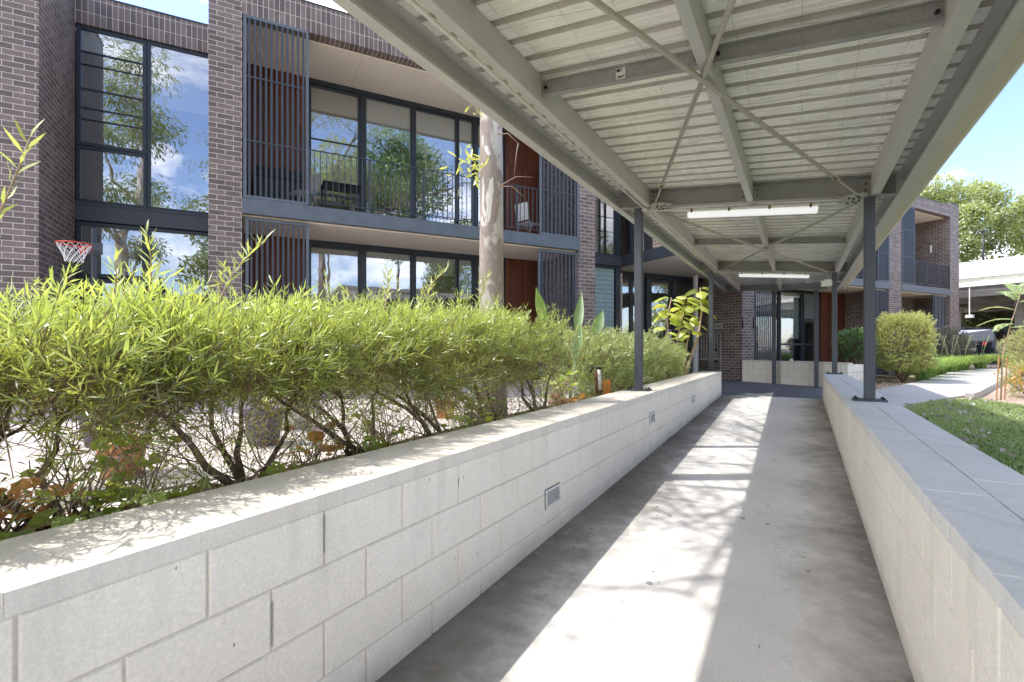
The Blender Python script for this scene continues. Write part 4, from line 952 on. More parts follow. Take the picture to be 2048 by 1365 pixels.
# ---- cars
def car(loc,rz,label,paint,group=None):
    o=thing('parked_car',label,'car',loc,rz,group)
    W=.92
    prof=[(-2.28,.42),(-2.32,.75),(-2.24,1.02),(-2.12,1.08),(1.05,1.05),(2.05,.90),(2.28,.70),(2.30,.38)]
    g=MB(); n=len(prof); st=[(-W,.0),(-W+.02,.0)]
    ring=[]
    for y,sh in ((-W,.05),(-W+.10,0),(W-.10,0),(W,.05)): ring.append([(x*(1-sh*.25),y,z-(sh*.6 if z>1 else 0)) for x,z in prof])
    vs=[p for r_ in ring for p in r_]; fs=[]
    for i in range(3):
        for k in range(n-1): fs.append((i*n+k,i*n+k+1,(i+1)*n+k+1,(i+1)*n+k))
        fs.append((i*n+n-1,i*n,(i+1)*n,(i+1)*n+n-1))
    fs.append(tuple(range(n))[::-1]); fs.append(tuple(3*n+k for k in range(n))); g.add(vs,fs); b=g.build('body',paint,o,bevel=.035,seg=3,smooth=False)
    lo=[(-2.12,1.06),(1.15,1.04)]; hi=[(-1.78,1.60),(.25,1.62)]
    def gh(y,yy): return [(lo[0][0],y,lo[0][1]),(lo[1][0],y,lo[1][1]),(hi[1][0],yy,hi[1][1]),(hi[0][0],yy,hi[0][1])]
    g=MB(); a=gh(-.86,-.64);c=gh(.86,.64); g.add(a+c,[(0,1,2,3),(7,6,5,4),(0,3,7,4),(1,5,6,2)]); g.build('cabin_glass',M['carglass'],o)
    g=MB(); a=gh(-.84,-.62);c=gh(.84,.62); g.box(-1.75,.22,-.60,.60,1.35,1.36); g.box(-1.9,-1.6,-.7,.7,1.0,1.3); g.box(-.9,-.6,-.6,-.1,1.0,1.42); g.box(-.9,-.6,.1,.6,1.0,1.42); g.build('seat',M['black'],o)
    g=MB(); g.hexa([(-1.82,-.66,1.60),(.30,-.66,1.61),(.30,.66,1.61),(-1.82,.66,1.60),(-1.70,-.60,1.66),(.12,-.60,1.67),(.12,.60,1.67),(-1.70,.60,1.66)]); g.build('roof',paint,o,bevel=.02)
    g=MB()
    for s in (-1,1):
        for (x0,x1) in ((-2.12,-1.80),(-.95,-.95),(.0,-.1),(1.15,.26)):
            g.bar((x0,s*.865,1.06),(x1 if x0!=-.95 else -.93,s*.645,1.61),.06,.03)
        g.bar((-2.1,s*.868,1.07),(1.15,s*.868,1.05),.03,.03)
    g.build('pillar',paint,o)
    g=MB()
    for s in (-1,1): g.tube([(-1.6,s*.60,1.67),(-1.5,s*.60,1.72),(0,s*.60,1.72),(.1,s*.60,1.67)],.014,6)
    g.build('roof_rail',M['alloy'],o,smooth=True)
    for x in (-1.38,1.42):
        for s in (-1,1):
            g=MB(); g.tube([(x,s*.72,.34),(x,s*.935,.34)],.34,22); w=g.build('wheel',M['tyre'],o)
            g=MB(); g.tube([(x,s*.93,.34),(x,s*.942,.34)],.22,16); g.build('rim',M['alloy'],w)
    for s in (-1,1):
        g=MB(); g.hexa([(-2.335,s*.50,.86),(-2.0,s*.935,.86),(-2.0,s*.93,1.02),(-2.32,s*.50,1.02),(-2.35,s*.52,.86),(-2.03,s*.945,.86),(-2.03,s*.94,1.02),(-2.34,s*.52,1.02)]); g.build('tail_light',M['carred'],o)
        g=MB(); g.box(.62,.80,s*.93-.04,s*.93+.10*s+.04,1.05,1.18) if s>0 else g.box(.62,.80,-1.07,-.90,1.05,1.18); g.build('mirror',paint,o,bevel=.02)
    g=MB(); g.box(-2.36,-2.325,-.27,.27,.62,.74); g.build('number_plate',M['white'],o)
    g=MB(); g.box(-2.34,-2.2,-.8,.8,.36,.52); g.build('bumper',M['black'],o,bevel=.03)
    return o
car((6.45+1.7,29.6+2.1,.60),R(50),'dark grey wagon parked nose away with its red tail lights showing',M['carpaint'])
car(FW(39,1.0,.60),ROTB+R(2),'silver car parked deep under the car park deck, seen above the dark wagon',M['silver'],'cars parked under the deck')
car(FW(39,-2.6,.60),ROTB+R(2),'black car parked deep under the deck behind the large yellow green bush',M['carpaint'],'cars parked under the deck')

# ================================================================== VEGETATION
GH='clipped hedge shrubs behind the cream wall'
hl=['first hedge shrub at the left edge, with long shoots rising past the brick pier','second hedge shrub from the left, its leaning stem rooted by the near wall','third hedge shrub from the left, under the tall windows','fourth hedge shrub from the left, below the slatted lower screen','fifth hedge shrub from the left, below the ground floor windows','sixth hedge shrub from the left, just before the gum trunk','feathery shrub on dark bare stems just right of the gum trunk']
for i,(y,zt,rx,ry,n) in enumerate(((-.15,1.47,.44,.55,1150),(.62,1.50,.44,.55,1250),(1.30,1.54,.43,.52,1150),(1.98,1.58,.43,.52,1050),(2.70,1.62,.42,.52,950),(3.42,1.63,.42,.48,850),(4.20,1.60,.42,.50,800))):
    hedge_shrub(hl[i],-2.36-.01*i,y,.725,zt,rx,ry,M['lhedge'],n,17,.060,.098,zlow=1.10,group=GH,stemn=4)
hl2=['first shrub of the far hedge, left of the near post','second shrub of the far hedge, just left behind the near post','third shrub of the far hedge, directly right of the near post','fourth shrub of the far hedge, in front of the entry doors','last shrub of the far hedge, beside the broad leaved plant']
for i,(y,zt) in enumerate(((5.95,1.50),(6.85,1.52),(7.75,1.50),(8.65,1.46),(9.6,1.40))):
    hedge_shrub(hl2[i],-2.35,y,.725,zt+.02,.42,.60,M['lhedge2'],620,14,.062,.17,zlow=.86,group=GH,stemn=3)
# tall shoots out of the hedge top
def shoot(base,tip,label,n=26,LL=.085,bend=.06):
    o=thing('tall_shoot',label,'shoot',base,0,'short shoots along the hedge top' if label.startswith('short') else 'tall shoots above the hedge')
    b=Vector((0,0,0)); t=Vector(tip)-Vector(base); side=Vector((rnd.uniform(-1,1),rnd.uniform(-1,1),0))*bend
    pts=[b.lerp(t,i/7)+side*math.sin(i/7*math.pi) for i in range(8)]
    g=MB(); g.tube(pts,[.0045*(1-.6*i/7) for i in range(8)],6); g.build('stem',M['palestem'],o,smooth=True)
    P=[];D=[]
    for k in range(n):
        u=.25+.75*k/n; p=b.lerp(t,u)+side*math.sin(u*math.pi); a=k*2.4; d=Vector((math.cos(a),math.sin(a),.75+.6*u)); P.append(p);D.append(d)
    P.append(t);D.append(t-b)
    leaf_obj('foliage',np.array([tuple(p) for p in P]),np.array([tuple(d) for d in D]),LL*NP.uniform(.6,1.1,len(P)),.010,NP.uniform(.2,.85,len(P)),M['lshoot'],o,.12)
def cam3(x,y,d): # authoring point
    u=(x-1024)/980; return (u*d*math.cos(PSI)-d*math.sin(PSI),u*d*math.sin(PSI)+d*math.cos(PSI),EYE+(695-y)/980*d)
for a,b,la in (((-1.92,.33,1.45),(-1.94,.52,1.98),'tallest pale shoot rising in front of the brick pier'),((-1.86,.08,1.5),(-1.78,.17,2.0),'shoot leaning in from the left edge above the hedge'),
               ((-2.30,.95,1.5),(-2.42,1.02,1.86),'thin shoot in front of the basketball net'),((-2.2,1.2,1.55),(-2.15,1.38,1.86),'twiggy shoot in front of the tall window'),
               ((-2.2,2.2,1.6),(-2.25,2.28,1.86),'upright shoot before the lower slatted screen'),((-2.1,2.55,1.6),(-2.04,2.6,1.88),'upright shoot at the right edge of the lower slatted screen'),((-2.2,3.1,1.6),(-2.12,3.22,1.93),'shoot in front of the ground floor windows')):
    shoot(a,b,la)
k_=0
for (x,y,z,h) in ((-2.3,-.1,1.42,.22),(-2.1,.75,1.45,.2),(-2.5,1.35,1.5,.26),(-2.15,1.75,1.5,.2),(-2.3,2.45,1.55,.2),(-2.45,2.85,1.55,.24),(-2.1,3.3,1.55,.18),(-2.3,3.6,1.55,.22),(-2.2,4.3,1.5,.2),(-2.35,6.6,1.42,.16),(-2.3,8.1,1.4,.18),(-2.3,9.2,1.35,.2)):
    shoot((x,y,z),(x+rnd.uniform(-.08,.08),y+rnd.uniform(-.08,.08),z+h+.04),['short leafy shoot standing out of the hedge top'][0],15,.05,.03)
# gum tree at the hedge: tall mottled trunk, crown far above
tr=[(0,0,-.05),(0,0,.5),(-.01,.0,1.3),(-.015,.01,2.2),(-.03,.02,3.2),(-.12,.0,4.4),(-.35,-.1,5.6),(-.7,-.3,6.8),(-1.0,-.4,8.0)]
gum=thing('gum_tree','tall smooth gum tree with mottled grey and cream trunk rising behind the hedge','tree',(-2.56,3.98,.70))
g=MB(); g.tube(tr,[.155,.128,.118,.112,.105,.10,.085,.06,.04],20); g.build('trunk',M['bark'],gum,smooth=True)
g=MB(); Pc=[];Dc=[]
def limb(p,q,r):
    p=Vector(p);q=Vector(q); m=p.lerp(q,.5)+Vector((rnd.uniform(-.3,.3),rnd.uniform(-.3,.3),rnd.uniform(-.1,.25)))
    g.tube([p,p.lerp(m,.5),m,m.lerp(q,.5),q],[r,r*.85,r*.65,r*.45,r*.25],7); return m
cl=[]
for (p,q,r) in (((-.12,0,4.4),(-1.3,-3.0,5.6),.06),((-.35,-.1,5.6),(-2.2,-1.4,6.6),.06),((-.12,0,4.4),(-.9,3.6,5.5),.055),((-.35,-.1,5.6),(-1.6,-.2,5.9),.045),((-.35,-.1,5.6),(-1.6,1.3,6.0),.045),((-.12,0,4.4),(-1.7,2.7,5.7),.055),((-.12,0,4.4),(-1.55,-2.1,5.7),.05),((-.7,-.3,6.8),(-2.4,.6,7.4),.04),((-.35,-.1,5.6),(-2.2,2.2,7.3),.045),((-.7,-.3,6.8),(-1.0,.3,8.6),.04),((-.12,0,4.4),(-.5,5.0,6.0),.05)):
    m=limb(p,q,r)
    for k in range(7):
        e=Vector(q)+Vector((rnd.uniform(-1.0,1.0),rnd.uniform(-1.1,1.1),rnd.uniform(-.5,.8))); s=m.lerp(Vector(q),rnd.uniform(.2,1)); g.tube([s,s.lerp(e,.5)+Vector((0,0,.1)),e],[r*.3,r*.2,r*.08],5); cl.append(e)
g.build('limb',M['branch'],gum,smooth=True)
for e in cl:
    n=105; P=np.array(tuple(e))+NP.normal(0,.26,(n,3))*np.array([1,1,.6]); Pc.append(P); Dc.append(rdir(n,-.9))
Pc=np.concatenate(Pc);Dc=np.concatenate(Dc)
leaf_obj('crown',Pc,Dc,NP.uniform(.09,.16,len(Pc)),.022,NP.uniform(0,1,len(Pc)),M['lgum'],gum,.1)
# leafy twigs sprouting from the trunk
n=46; P=np.array([-.17,-.06,2.42])+NP.normal(0,.075,(n,3)); P[:22]+=np.array([-.05,-.05,.05]); leaf_obj('sprout_foliage',P,rdir(n,-.8),NP.uniform(.08,.13,n),.024,NP.uniform(.5,1,n),M['lyellow'],gum,.15,True)
n=14; P=np.array([-.10,-.1,2.98])+NP.normal(0,.05,(n,3)); leaf_obj('sprout_foliage',P,rdir(n,-.4),NP.uniform(.07,.11,n),.02,NP.uniform(.5,1,n),M['lyellow'],gum,.15,True)
g=MB()
for (a,b) in (((.08,-.03,2.75),(.30,.08,2.86)),((.08,-.03,2.7),(.26,.05,2.6)),((.1,-.03,2.2),(.38,.12,2.28)),((.1,-.03,2.2),(.30,.1,2.10)),((-.08,-.05,2.42),(-.24,-.10,2.5)),((.26,.05,2.6),(.22,.04,2.3))): 
    a=Vector(a);b=Vector(b); g.tube([a,a.lerp(b,.5)+Vector((0,0,.05)),b],[.007,.005,.002],5)
g.build('dead_twig',M['palestem'],gum,smooth=True)

# round leaf undergrowth beneath the hedge
def rleaf(g,c,nrm,r,k=9):
    c=Vector(c); nrm=Vector(nrm).normalized(); a=nrm.orthogonal().normalized(); b=nrm.cross(a); o=len(g.v); g.v.append(tuple(c-nrm*r*.18))
    st=rnd.uniform(0,6)
    for i in range(k*2):
        t=st+2*math.pi*i/(k*2)*.94; rr=r*(1+.09*(-1)**i)*(1-.22*(i in (0,k*2-1))); p=c+(a*math.cos(t)+b*math.sin(t))*rr+nrm*(r*.10*math.sin(3*t)); g.v.append(tuple(p))
    for i in range(k*2-1): g.f.append((o,o+1+i,o+2+i))
def toned(o,lo,hi):
    me=o.data; at=me.attributes.new('tone','FLOAT','FACE'); n=len(me.polygons); 
    v=np.repeat(NP.uniform(lo,hi,n//17+1),17)[:n]; at.data.foreach_set('value',v.astype(np.float32))
def geranium(x,y,label,h,w,n,mat='lger',r=(.022,.048),group='round leaved plants at the foot of the hedge'):
    o=thing('geranium_plant',label,'plant',(x,y,.722),0,group)
    g=MB(); s=MB()
    for i in range(n):
        e=Vector((rnd.uniform(-w,w),rnd.uniform(-w,w),rnd.uniform(.05,h))); b=Vector((rnd.uniform(-.05,.05),rnd.uniform(-.05,.05),0))
        s.tube([b,b.lerp(e,.5)+Vector((0,0,.03)),e],[.004,.003,.002],5)
        rleaf(g,e,(rnd.uniform(-.6,.6),rnd.uniform(-.6,.6),1),rnd.uniform(*r))
    s.build('stem',M['palestem'],o,smooth=True); ob=g.build('foliage',M[mat],o); toned(ob,0,1)
gl=[(-1.98,.62,'lowest dark green round leaved plant lapping onto the coping at the left',.10,.14,26,'lger'),
 (-2.03,.86,'small round leaved plant at the foot of the first leaning stem',.12,.10,18,'lger'),
 (-2.28,.75,'taller round leaved plant with big leaves in front of the pale paving',.30,.16,22,'lger'),
 (-2.28,.55,'yellow and red leaved plant at the far left under the hedge',.22,.18,26,'lred'),
 (-2.30,.95,'sparse round leaved plant above the drain grates',.36,.16,18,'lger'),
 (-2.0,1.42,'small round leaved plant between the second and third stems',.12,.12,16,'lger'),
 (-2.3,1.75,'straggly red tipped plant between hedge stems',.26,.14,16,'lred'),
 (-2.02,1.95,'round leaved plant rooted against the coping mid hedge',.14,.11,18,'lger'),
 (-2.35,2.35,'yellow green round leaved plant mid hedge',.30,.18,26,'lger'),
 (-2.1,2.95,'low yellow green plant before the gum trunk',.18,.15,22,'lger'),
 (-2.3,3.3,'bushy yellow green plant beside the gum trunk',.34,.2,34,'lger'),
 (-2.15,4.75,'low reddish plant at the gap in the hedge',.14,.16,26,'lred'),
 (-2.4,5.15,'bright yellow green plant around the paddle leaved plant',.38,.22,44,'lger')]
for x,y,la,h,w,n,m in gl: geranium(x,y,la,h,w,n,m)
# thin grassy understorey along the bed
n=1200; P=np.stack([NP.uniform(-2.36,-1.93,n),NP.uniform(-.6,11.0,n),np.full(n,.72)],1); D=rdir(n,1.6); D[:,2]=np.abs(D[:,2])
ob=leaf_obj('ground_cover',P,D,NP.uniform(.05,.26,n),.006,NP.uniform(.1,1,n),M['lhedge2'],None,.3); tag(ob,'thin grassy ground cover and fallen stems under the hedge','ground cover',kind='stuff')
n=1300; P=np.stack([NP.uniform(-2.38,-1.90,n),NP.uniform(-.8,11.2,n),NP.uniform(.728,.745,n)],1); D=rdir(n); D[:,2]*=.15
ob=leaf_obj('leaf_litter',P,D,NP.uniform(.03,.07,n),.022,NP.uniform(0,1,n),M['llit'],None,.2,True); tag(ob,'brown and orange leaf litter on the hedge bed','leaf litter',kind='stuff')
# timber edging, grates and pots in the courtyard
g=MB(); g.bar((-2.41,-2,.61),(-2.38,2.0,.61),.05,.20); g.bar((-2.38,2.01,.61),(-2.47,5.5,.61),.05,.20); ob=g.build('timber_edging',M['sleeper'],bevel=.006); tag(ob,'weathered timber edging between the hedge bed and pale paving','edging')
for x,y,la in ((-3.50,1.15,'black drain grate in the paving, nearer the viewer'),(-3.45,1.62,'black drain grate in the paving, behind the first leaning stem')):
    o=thing('drain_grate',la,'grate',(x,y,.522),R(-6)); g=MB(); w=.2
    g.box(-w,w,-w,w,0,.004); g.build('sump',M['dark'],o); g=MB(); g.box(-w,w,-w,-w+.02,.004,.016); g.box(-w,w,w-.02,w,.004,.016); g.box(-w,-w+.02,-w+.02,w-.02,.004,.016); g.box(w-.02,w,-w+.02,w-.02,.004,.016)
    for i in range(14): xx=-w+.03+i*.0262; g.box(xx,xx+.010,-w+.02,w-.02,.005,.015)
    g.build('grille',M['galv'],o)
for x,y,r,h,m,la in ((-4.05,2.6,.17,.30,'pot','dark purple plant pot in the courtyard seen through the hedge'),(-4.6,3.3,.2,.34,'galv','pale glazed plant pot in the courtyard'),(-3.9,1.5,.15,.24,'terracotta','terracotta pot in the courtyard near the left'),(-5.2,1.9,.22,.3,'pot','wide dark pot beside the brick pier'),(-3.7,4.7,.14,.22,'terracotta','terracotta pot behind the dark bare stems')):
    o=thing('plant_pot',la,'pot',(x,y,.52)); g=MB(); g.tube([(0,0,0),(0,0,h*.9),(0,0,h*.901),(0,0,h)],[r*.7,r*.95,r*1.08,r*1.08],20); g.build('pot',M[m],o,smooth=False)
    s=MB(); f=MB()
    for i in range(22): e=Vector((rnd.uniform(-r,r)*1.2,rnd.uniform(-r,r)*1.2,h+rnd.uniform(.05,.3))); s.tube([(0,0,h-.02),e],[.005,.002],5); rleaf(f,e,(rnd.uniform(-.7,.7),rnd.uniform(-.7,.7),1),rnd.uniform(.03,.05))
    s.build('stem',M['palestem'],o); toned(f.build('foliage',M['lger'],o),.2,1)
# garden tap riser and orange stake
o=thing('garden_tap','rusty and white garden tap riser beside the wall before the near post','tap',(-2.12,5.62,.70))
g=MB(); g.tube([(0,0,0),(0.01,0,.28),(-.01,.0,.40)],.022,8); g.build('riser',M['rust'],o,smooth=True); g=MB(); g.tube([(.035,.01,.16),(.03,.01,.40)],.026,10); g.build('pipe',M['white'],o,smooth=True); g=MB(); g.tube([(-.06,0,.42),(.09,0,.42)],.014,8); g.tube([(-.05,0,.42),(-.08,-.02,.36)],.010,8); g.build('spout',M['bolt'],o,smooth=True)
o=thing('timber_stake','short orange timber stake behind the wall next to the garden tap','stake',(-2.06,5.82,.70)); g=MB(); g.hexa([(-.045,-.03,-.05),(.045,-.03,-.05),(.045,.03,-.05),(-.045,.03,-.05),(-.045,-.03,.26),(.045,-.03,.27),(.045,.03,.27),(-.045,.03,.26)]); g.build('stake',M['orange'],o,bevel=.006)
# bird of paradise plant
def paddle(o,base,tip,wid,fold,tone,L=None,stalk=.55,name='leaf'):
    b=Vector(base);t=Vector(tip); d=(t-b); s0=b+d*stalk
    g=MB(); g.tube([b,b.lerp(s0,.5)+Vector((0,0,-.01)),s0],[.010,.008,.005],7); st=g.build('stalk',M['lstrel2'],o,smooth=True)
    side=d.cross(Vector((.35,-.9,.1))).normalized(); nn=side.cross(d).normalized(); g=MB(); k=10; vs=[];fs=[]
    for i in range(k+1):
        u=i/k; w=wid*math.sin(math.pi*min(1,(u*.96+.04))**.75)*(1-.15*u); c=s0.lerp(t,u); 
        vs+= [tuple(c-side*w+nn*w*fold),tuple(c),tuple(c+side*w+nn*w*fold)]
    for i in range(k): a=i*3; fs+=[(a,a+1,a+4,a+3),(a+1,a+2,a+5,a+4)]
    g.add(vs,fs); ob=g.build(name,M['lstrel'],st,smooth=True)
    at=ob.data.attributes.new('tone','FLOAT','FACE'); at.data.foreach_set('value',np.full(len(ob.data.polygons),tone,np.float32))
M['lstrel2']=m_paint('green_stalk',(.34,.42,.20),.5,.2)
o=thing('bird_of_paradise','tall paddle leaved bird of paradise plant in the gap between the two hedges','plant',(-2.3,5.2,.71))
for b,t,w,f,tn,sk in (((0,0,0),(-.05,.52,1.36),.062,.55,.5,.62),((.02,.05,0),(.06,.98,1.16),.078,.35,.35,.70),((-.05,0,0),(-.1,-.62,1.30),.06,.5,.6,.72),((0,.03,0),(.05,.25,.95),.05,.5,.7,.6),((.03,-.03,0),(.1,.05,.85),.05,.5,.8,.6)): paddle(o,b,t,w,f,tn,stalk=sk)
# broad leaved plant on leaning stems
o=thing('broad_leaved_plant','leaning plant with big limp yellow green leaves around the far left post','plant',(-2.05,10.6,.71))
g=MB()
def T(x,y,z): return (x+2.05,y-10.6,z-.71)
S1=[(-2.05,10.55,.72),(-2.0,10.8,1.1),(-1.93,11.35,1.6),(-1.92,11.75,2.2),(-2.0,12.0,2.75)]
S2=[(-2.15,10.45,.72),(-2.2,10.5,1.4),(-2.15,10.75,2.1),(-2.12,10.9,2.45)]
S3=[(-2.2,10.3,.72),(-2.3,10.2,1.3),(-2.35,10.3,2.0),(-2.3,10.45,2.4)]
S4=[(-2.1,10.5,.72),(-2.1,10.9,1.3),(-2.05,11.2,2.0)]
for S_,r in ((S1,.040),(S2,.017),(S3,.016),(S4,.022)): g.tube([T(*p) for p in S_],[r*(1-.12*i) for i in range(len(S_))],8)
g.build('stem',M['palestem'],o,smooth=True)
f=MB()
def bleaf(c,d,L,W):
    c=Vector(c);d=Vector(d).normalized(); s=d.cross(Vector((rnd.uniform(-.3,.3),rnd.uniform(-.3,.3),1))).normalized(); nn=s.cross(d); k=6; vs=[];fs=[]
    for i in range(k+1):
        u=i/k; w=W*.5*math.sin(math.pi*(u*.93+.05))**.6; p=c+d*L*u-Vector((0,0,1))*L*.7*u*u
        for q in (-1,-.5,0,.5,1): vs.append(tuple(p+s*w*q-nn*w*(.35*abs(q))+nn*.012*math.sin(9*u+q*5)))
    for i in range(k):
        for j in range(4): a=i*5+j; fs.append((a,a+1,a+6,a+5))
    f.add(vs,fs)
for S_,n_,lo in ((S1,16,.75),(S2,13,.55),(S3,13,.35),(S4,7,.7)):
    for k in range(n_):
        u=lo+(1.0-lo)*(k+1)/n_; i=min(int(u*(len(S_)-1)),len(S_)-2); p=Vector(S_[i]).lerp(Vector(S_[i+1]),u*(len(S_)-1)-i); a=rnd.uniform(0,6.28)
        bleaf(T(p.x+.06*math.cos(a),p.y+.06*math.sin(a),p.z),(math.cos(a),math.sin(a),rnd.uniform(-.2,.7)),rnd.uniform(.22,.36),rnd.uniform(.17,.27))
ob=f.build('foliage',M['lbig'],o,smooth=True); at=ob.data.attributes.new('tone','FLOAT','FACE'); npoly=len(ob.data.polygons); at.data.foreach_set('value',np.repeat(NP.uniform(0,1,npoly//24+1),24)[:npoly].astype(np.float32))

# ------------------------------------------------------------------ right side planting
def bush(name,label,x,y,g,zb,zt,rx,ry,mat,n,nl,LL,W,stemn=7,boxy=2.6,lean=(0,0),cat='shrub',up=.5,leafang=.6,broad=False):
    o=thing(name,label,cat,(x,y,g))
    mb=MB()
    for i in range(stemn):
        e=(lean[0]+rnd.uniform(-.7,.7)*rx,lean[1]+rnd.uniform(-.7,.7)*ry,(zb-g)+rnd.uniform(.1,.5)*(zt-zb)); stems(mb,(rnd.uniform(-.1,.1)*rx,rnd.uniform(-.1,.1)*ry,-.02),[e],.03*rx+.006,.005,.08,6,4)
        for k in range(3): stems(mb,e,[(e[0]+rnd.uniform(-.4,.4)*rx,e[1]+rnd.uniform(-.4,.4)*ry,e[2]+rnd.uniform(.0,.3)*(zt-zb))],.006,.002,.03,4,3)
    mb.build('stem',M['stem'],o,smooth=True)
    u=NP.uniform(-1,1,(n*3,3)); e=(np.abs(u)**boxy).sum(1); u=u[(e<1.05)&(e>.22)][:n]
    lump=1+.07*np.sin(u[:,0]*6+x)*np.cos(u[:,1]*5+y)+.05*np.sin(u[:,2]*8)
    u=u*lump[:,None]
    P=np.stack([lean[0]+u[:,0]*rx,lean[1]+u[:,1]*ry,(zb+zt)/2-g+u[:,2]*(zt-zb)/2],1)
    D=nrmz(u+np.array([0,0,up])+NP.normal(0,.4,u.shape)); TL=NP.uniform(.06,.14,len(P))
    pos,d,ix=along(P,D,TL,nl,leafang,.0)
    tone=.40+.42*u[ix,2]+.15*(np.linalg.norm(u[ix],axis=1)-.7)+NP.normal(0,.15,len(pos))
    leaf_obj('foliage',pos,d,NP.uniform(.6,1.25,len(pos))*LL,LL*W*np.ones(len(pos)),tone,mat,o,.1,broad)
    twig_obj('twig',P-D*.1,P+D*TL[:,None],.002,M['twig'],o)
    return o
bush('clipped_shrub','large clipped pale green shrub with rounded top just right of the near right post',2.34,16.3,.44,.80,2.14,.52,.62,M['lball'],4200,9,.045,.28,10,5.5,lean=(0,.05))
bush('green_shrub','small dark green shrub between the two right posts above the planter wall',1.22,15.45,.93,1.12,1.76,.40,.45,M['ldark'],900,8,.06,.38,12,2.4)
bush('grey_shrub','airy dark purple grey shrub in front of the far brick corner pier',4.85,24.7,.56,.62,2.05,.75,.85,M['lpurple'],1700,9,.07,.2,10,2.2,up=1.0)
bush('pale_bush','big weeping yellow green bush at the right edge below the car park',6.35,20.4,.5,.5,2.06,1.0,1.5,M['lball'],2600,9,.06,.14,9,2.2,up=.2)
bush('flowering_shrub','small shrub with orange flowers at the right edge of the mulch',3.75,13.1,.42,.44,1.05,.30,.40,M['lball'],380,8,.05,.2,6,2.2)
n=190; P=np.array([3.66,12.85,.80])+NP.normal(0,1,(n,3))*np.array([.15,.15,.13]); ob=leaf_obj('flower_cluster',P-np.array([3.75,13.1,.42]),rdir(n,.5),.05,.03,NP.uniform(0,1,n),M['lorange'],[q for q in bpy.data.objects if q.name.startswith('flowering_shrub')][0],.1,True); ob['kind']='stuff'
def strap(x,y,label,n=150,h=.5,sp=.55):
    o=thing('strap_leaf_clump',label,'plant',(x,y,gz(y)),0,'strap leaved clumps along the path'); k=7
    V=[];F=[];T_=[]
    for i in range(n):
        a=rnd.uniform(0,6.28); L=h*rnd.uniform(.7,1.25); out=sp*rnd.uniform(.3,1.0); b=Vector((rnd.uniform(-.12,.12),rnd.uniform(-.12,.12),0)); d=Vector((math.cos(a),math.sin(a),0)); s=Vector((-d.y,d.x,0)); w=rnd.uniform(.008,.014); o0=len(V); tn=rnd.uniform(0,1)
        for j in range(k+1):
            u=j/k; p=b+d*out*u**1.4+Vector((0,0,1))*(L*(1.5*u-1.0*u*u)); ww=w*(1-u**3)*(1 if u<.99 else .1); V+= [tuple(p-s*ww),tuple(p+s*ww)]
        for j in range(k): q=o0+j*2; F.append((q,q+1,q+3,q+2)); T_.append(tn*(.5+.5*j/k))
    me=bpy.data.meshes.new('foliage'); me.from_pydata(V,[],F); me.update(); me.materials.append(M['lstrap']); at=me.attributes.new('tone','FLOAT','FACE'); at.data.foreach_set('value',np.array(T_,np.float32)); ob=bpy.data.objects.new('foliage',me); COL.objects.link(ob); ob.parent=o
    g=MB(); 
    for j in range(4):
        a=rnd.uniform(0,6.28); e=(.25*math.cos(a),.25*math.sin(a),h*1.5); g.tube([(0,0,0),(e[0]*.4,e[1]*.4,e[2]*.6),e],[.006,.005,.004],5)
    g.build('flower_stalk',M['lstrel2'],o,smooth=True)
sl=[((2.95,17.3),'nearest strap leaved clump arching over the path edge'),((3.35,18.7),'second strap leaved clump along the path'),((2.65,18.2),'strap leaved clump behind the nearest one, against the clipped shrub'),((3.85,20.2),'third strap leaved clump along the path edge'),((3.2,20.3),'strap leaved clump in the second row, below the airy grey shrub'),((4.45,21.9),'fourth strap leaved clump along the path edge'),((4,23.2),'strap leaved clump in front of the far brick pier'),((5.05,23.2),'fifth strap leaved clump along the path edge'),((5.9,24.8),'strap leaved clump in front of the parked wagon'),((5.1,25.6),'strap leaved clump behind, below the tail lights'),((6.9,26.2),'farthest strap leaved clump beside the weeping bush')]
for (x,y),la in sl: strap(x-.05,y,la,300,.85,1.05)
# thin young tree with two stakes
o=thing('young_tree','thin young tree with ferny leaves tied between two timber stakes on the mulch','tree',(3.18,12.3,.40)); o.scale=(1.38,1.38,1.33)
g=MB(); g.tube([(0,0,0),(.02,.02,.6),(.10,.06,1.0),(.22,.14,1.45)],[.010,.009,.007,.004],7); g.build('trunk',M['palestem'],o,smooth=True)
for (x,y,h) in ((-.05,-.02,.62),(.05,.06,.58)): g=MB(); g.tube([(x,y,0),(x+.03,y+.02,h)],.009,6); g.build('support_stake',M['sleeper'],o)
Pp=[];Dd=[];Tt=[]
def frond(b,d,L,n=26):
    b=Vector(b);d=Vector(d).normalized(); s=d.cross(Vector((0,0,1))).normalized()
    g.tube([b,b+d*L*.5+Vector((0,0,.03)),b+d*L-Vector((0,0,.05))],[.003,.002,.001],4)
    for i in range(n):
        u=(i+1)/n; p=b+d*L*u+Vector((0,0,.03*math.sin(u*3)-.05*u*u))
        for q in (-1,1):
            for r_ in range(3): Pp.append(tuple(p+s*q*.02*r_*math.sin(u*3+.2))); Dd.append(tuple(s*q+d*.5+Vector((0,0,-.15)))); Tt.append(rnd.uniform(.3,1))
g=MB()
for (b,dd,L) in (((.17,.11,1.25),(-.8,.3,.15),.34),((.2,.12,1.38),(-.5,-.3,.35),.30),((.14,.09,1.12),(-.9,.1,-.1),.34),((.22,.14,1.45),(.3,.5,.5),.35),((.2,.13,1.35),(.8,.1,.2),.34),((.12,.07,1.05),(-.6,-.5,-.15),.26),((.1,.06,1.0),(.7,-.3,0),.3),((.22,.14,1.45),(-.2,.5,.6),.3)): frond(b,dd,L)
g.build('frond_rib',M['palestem'],o); leaf_obj('foliage',np.array(Pp),np.array(Dd),.045,.010,np.array(Tt),M['lfern'],o,.1)

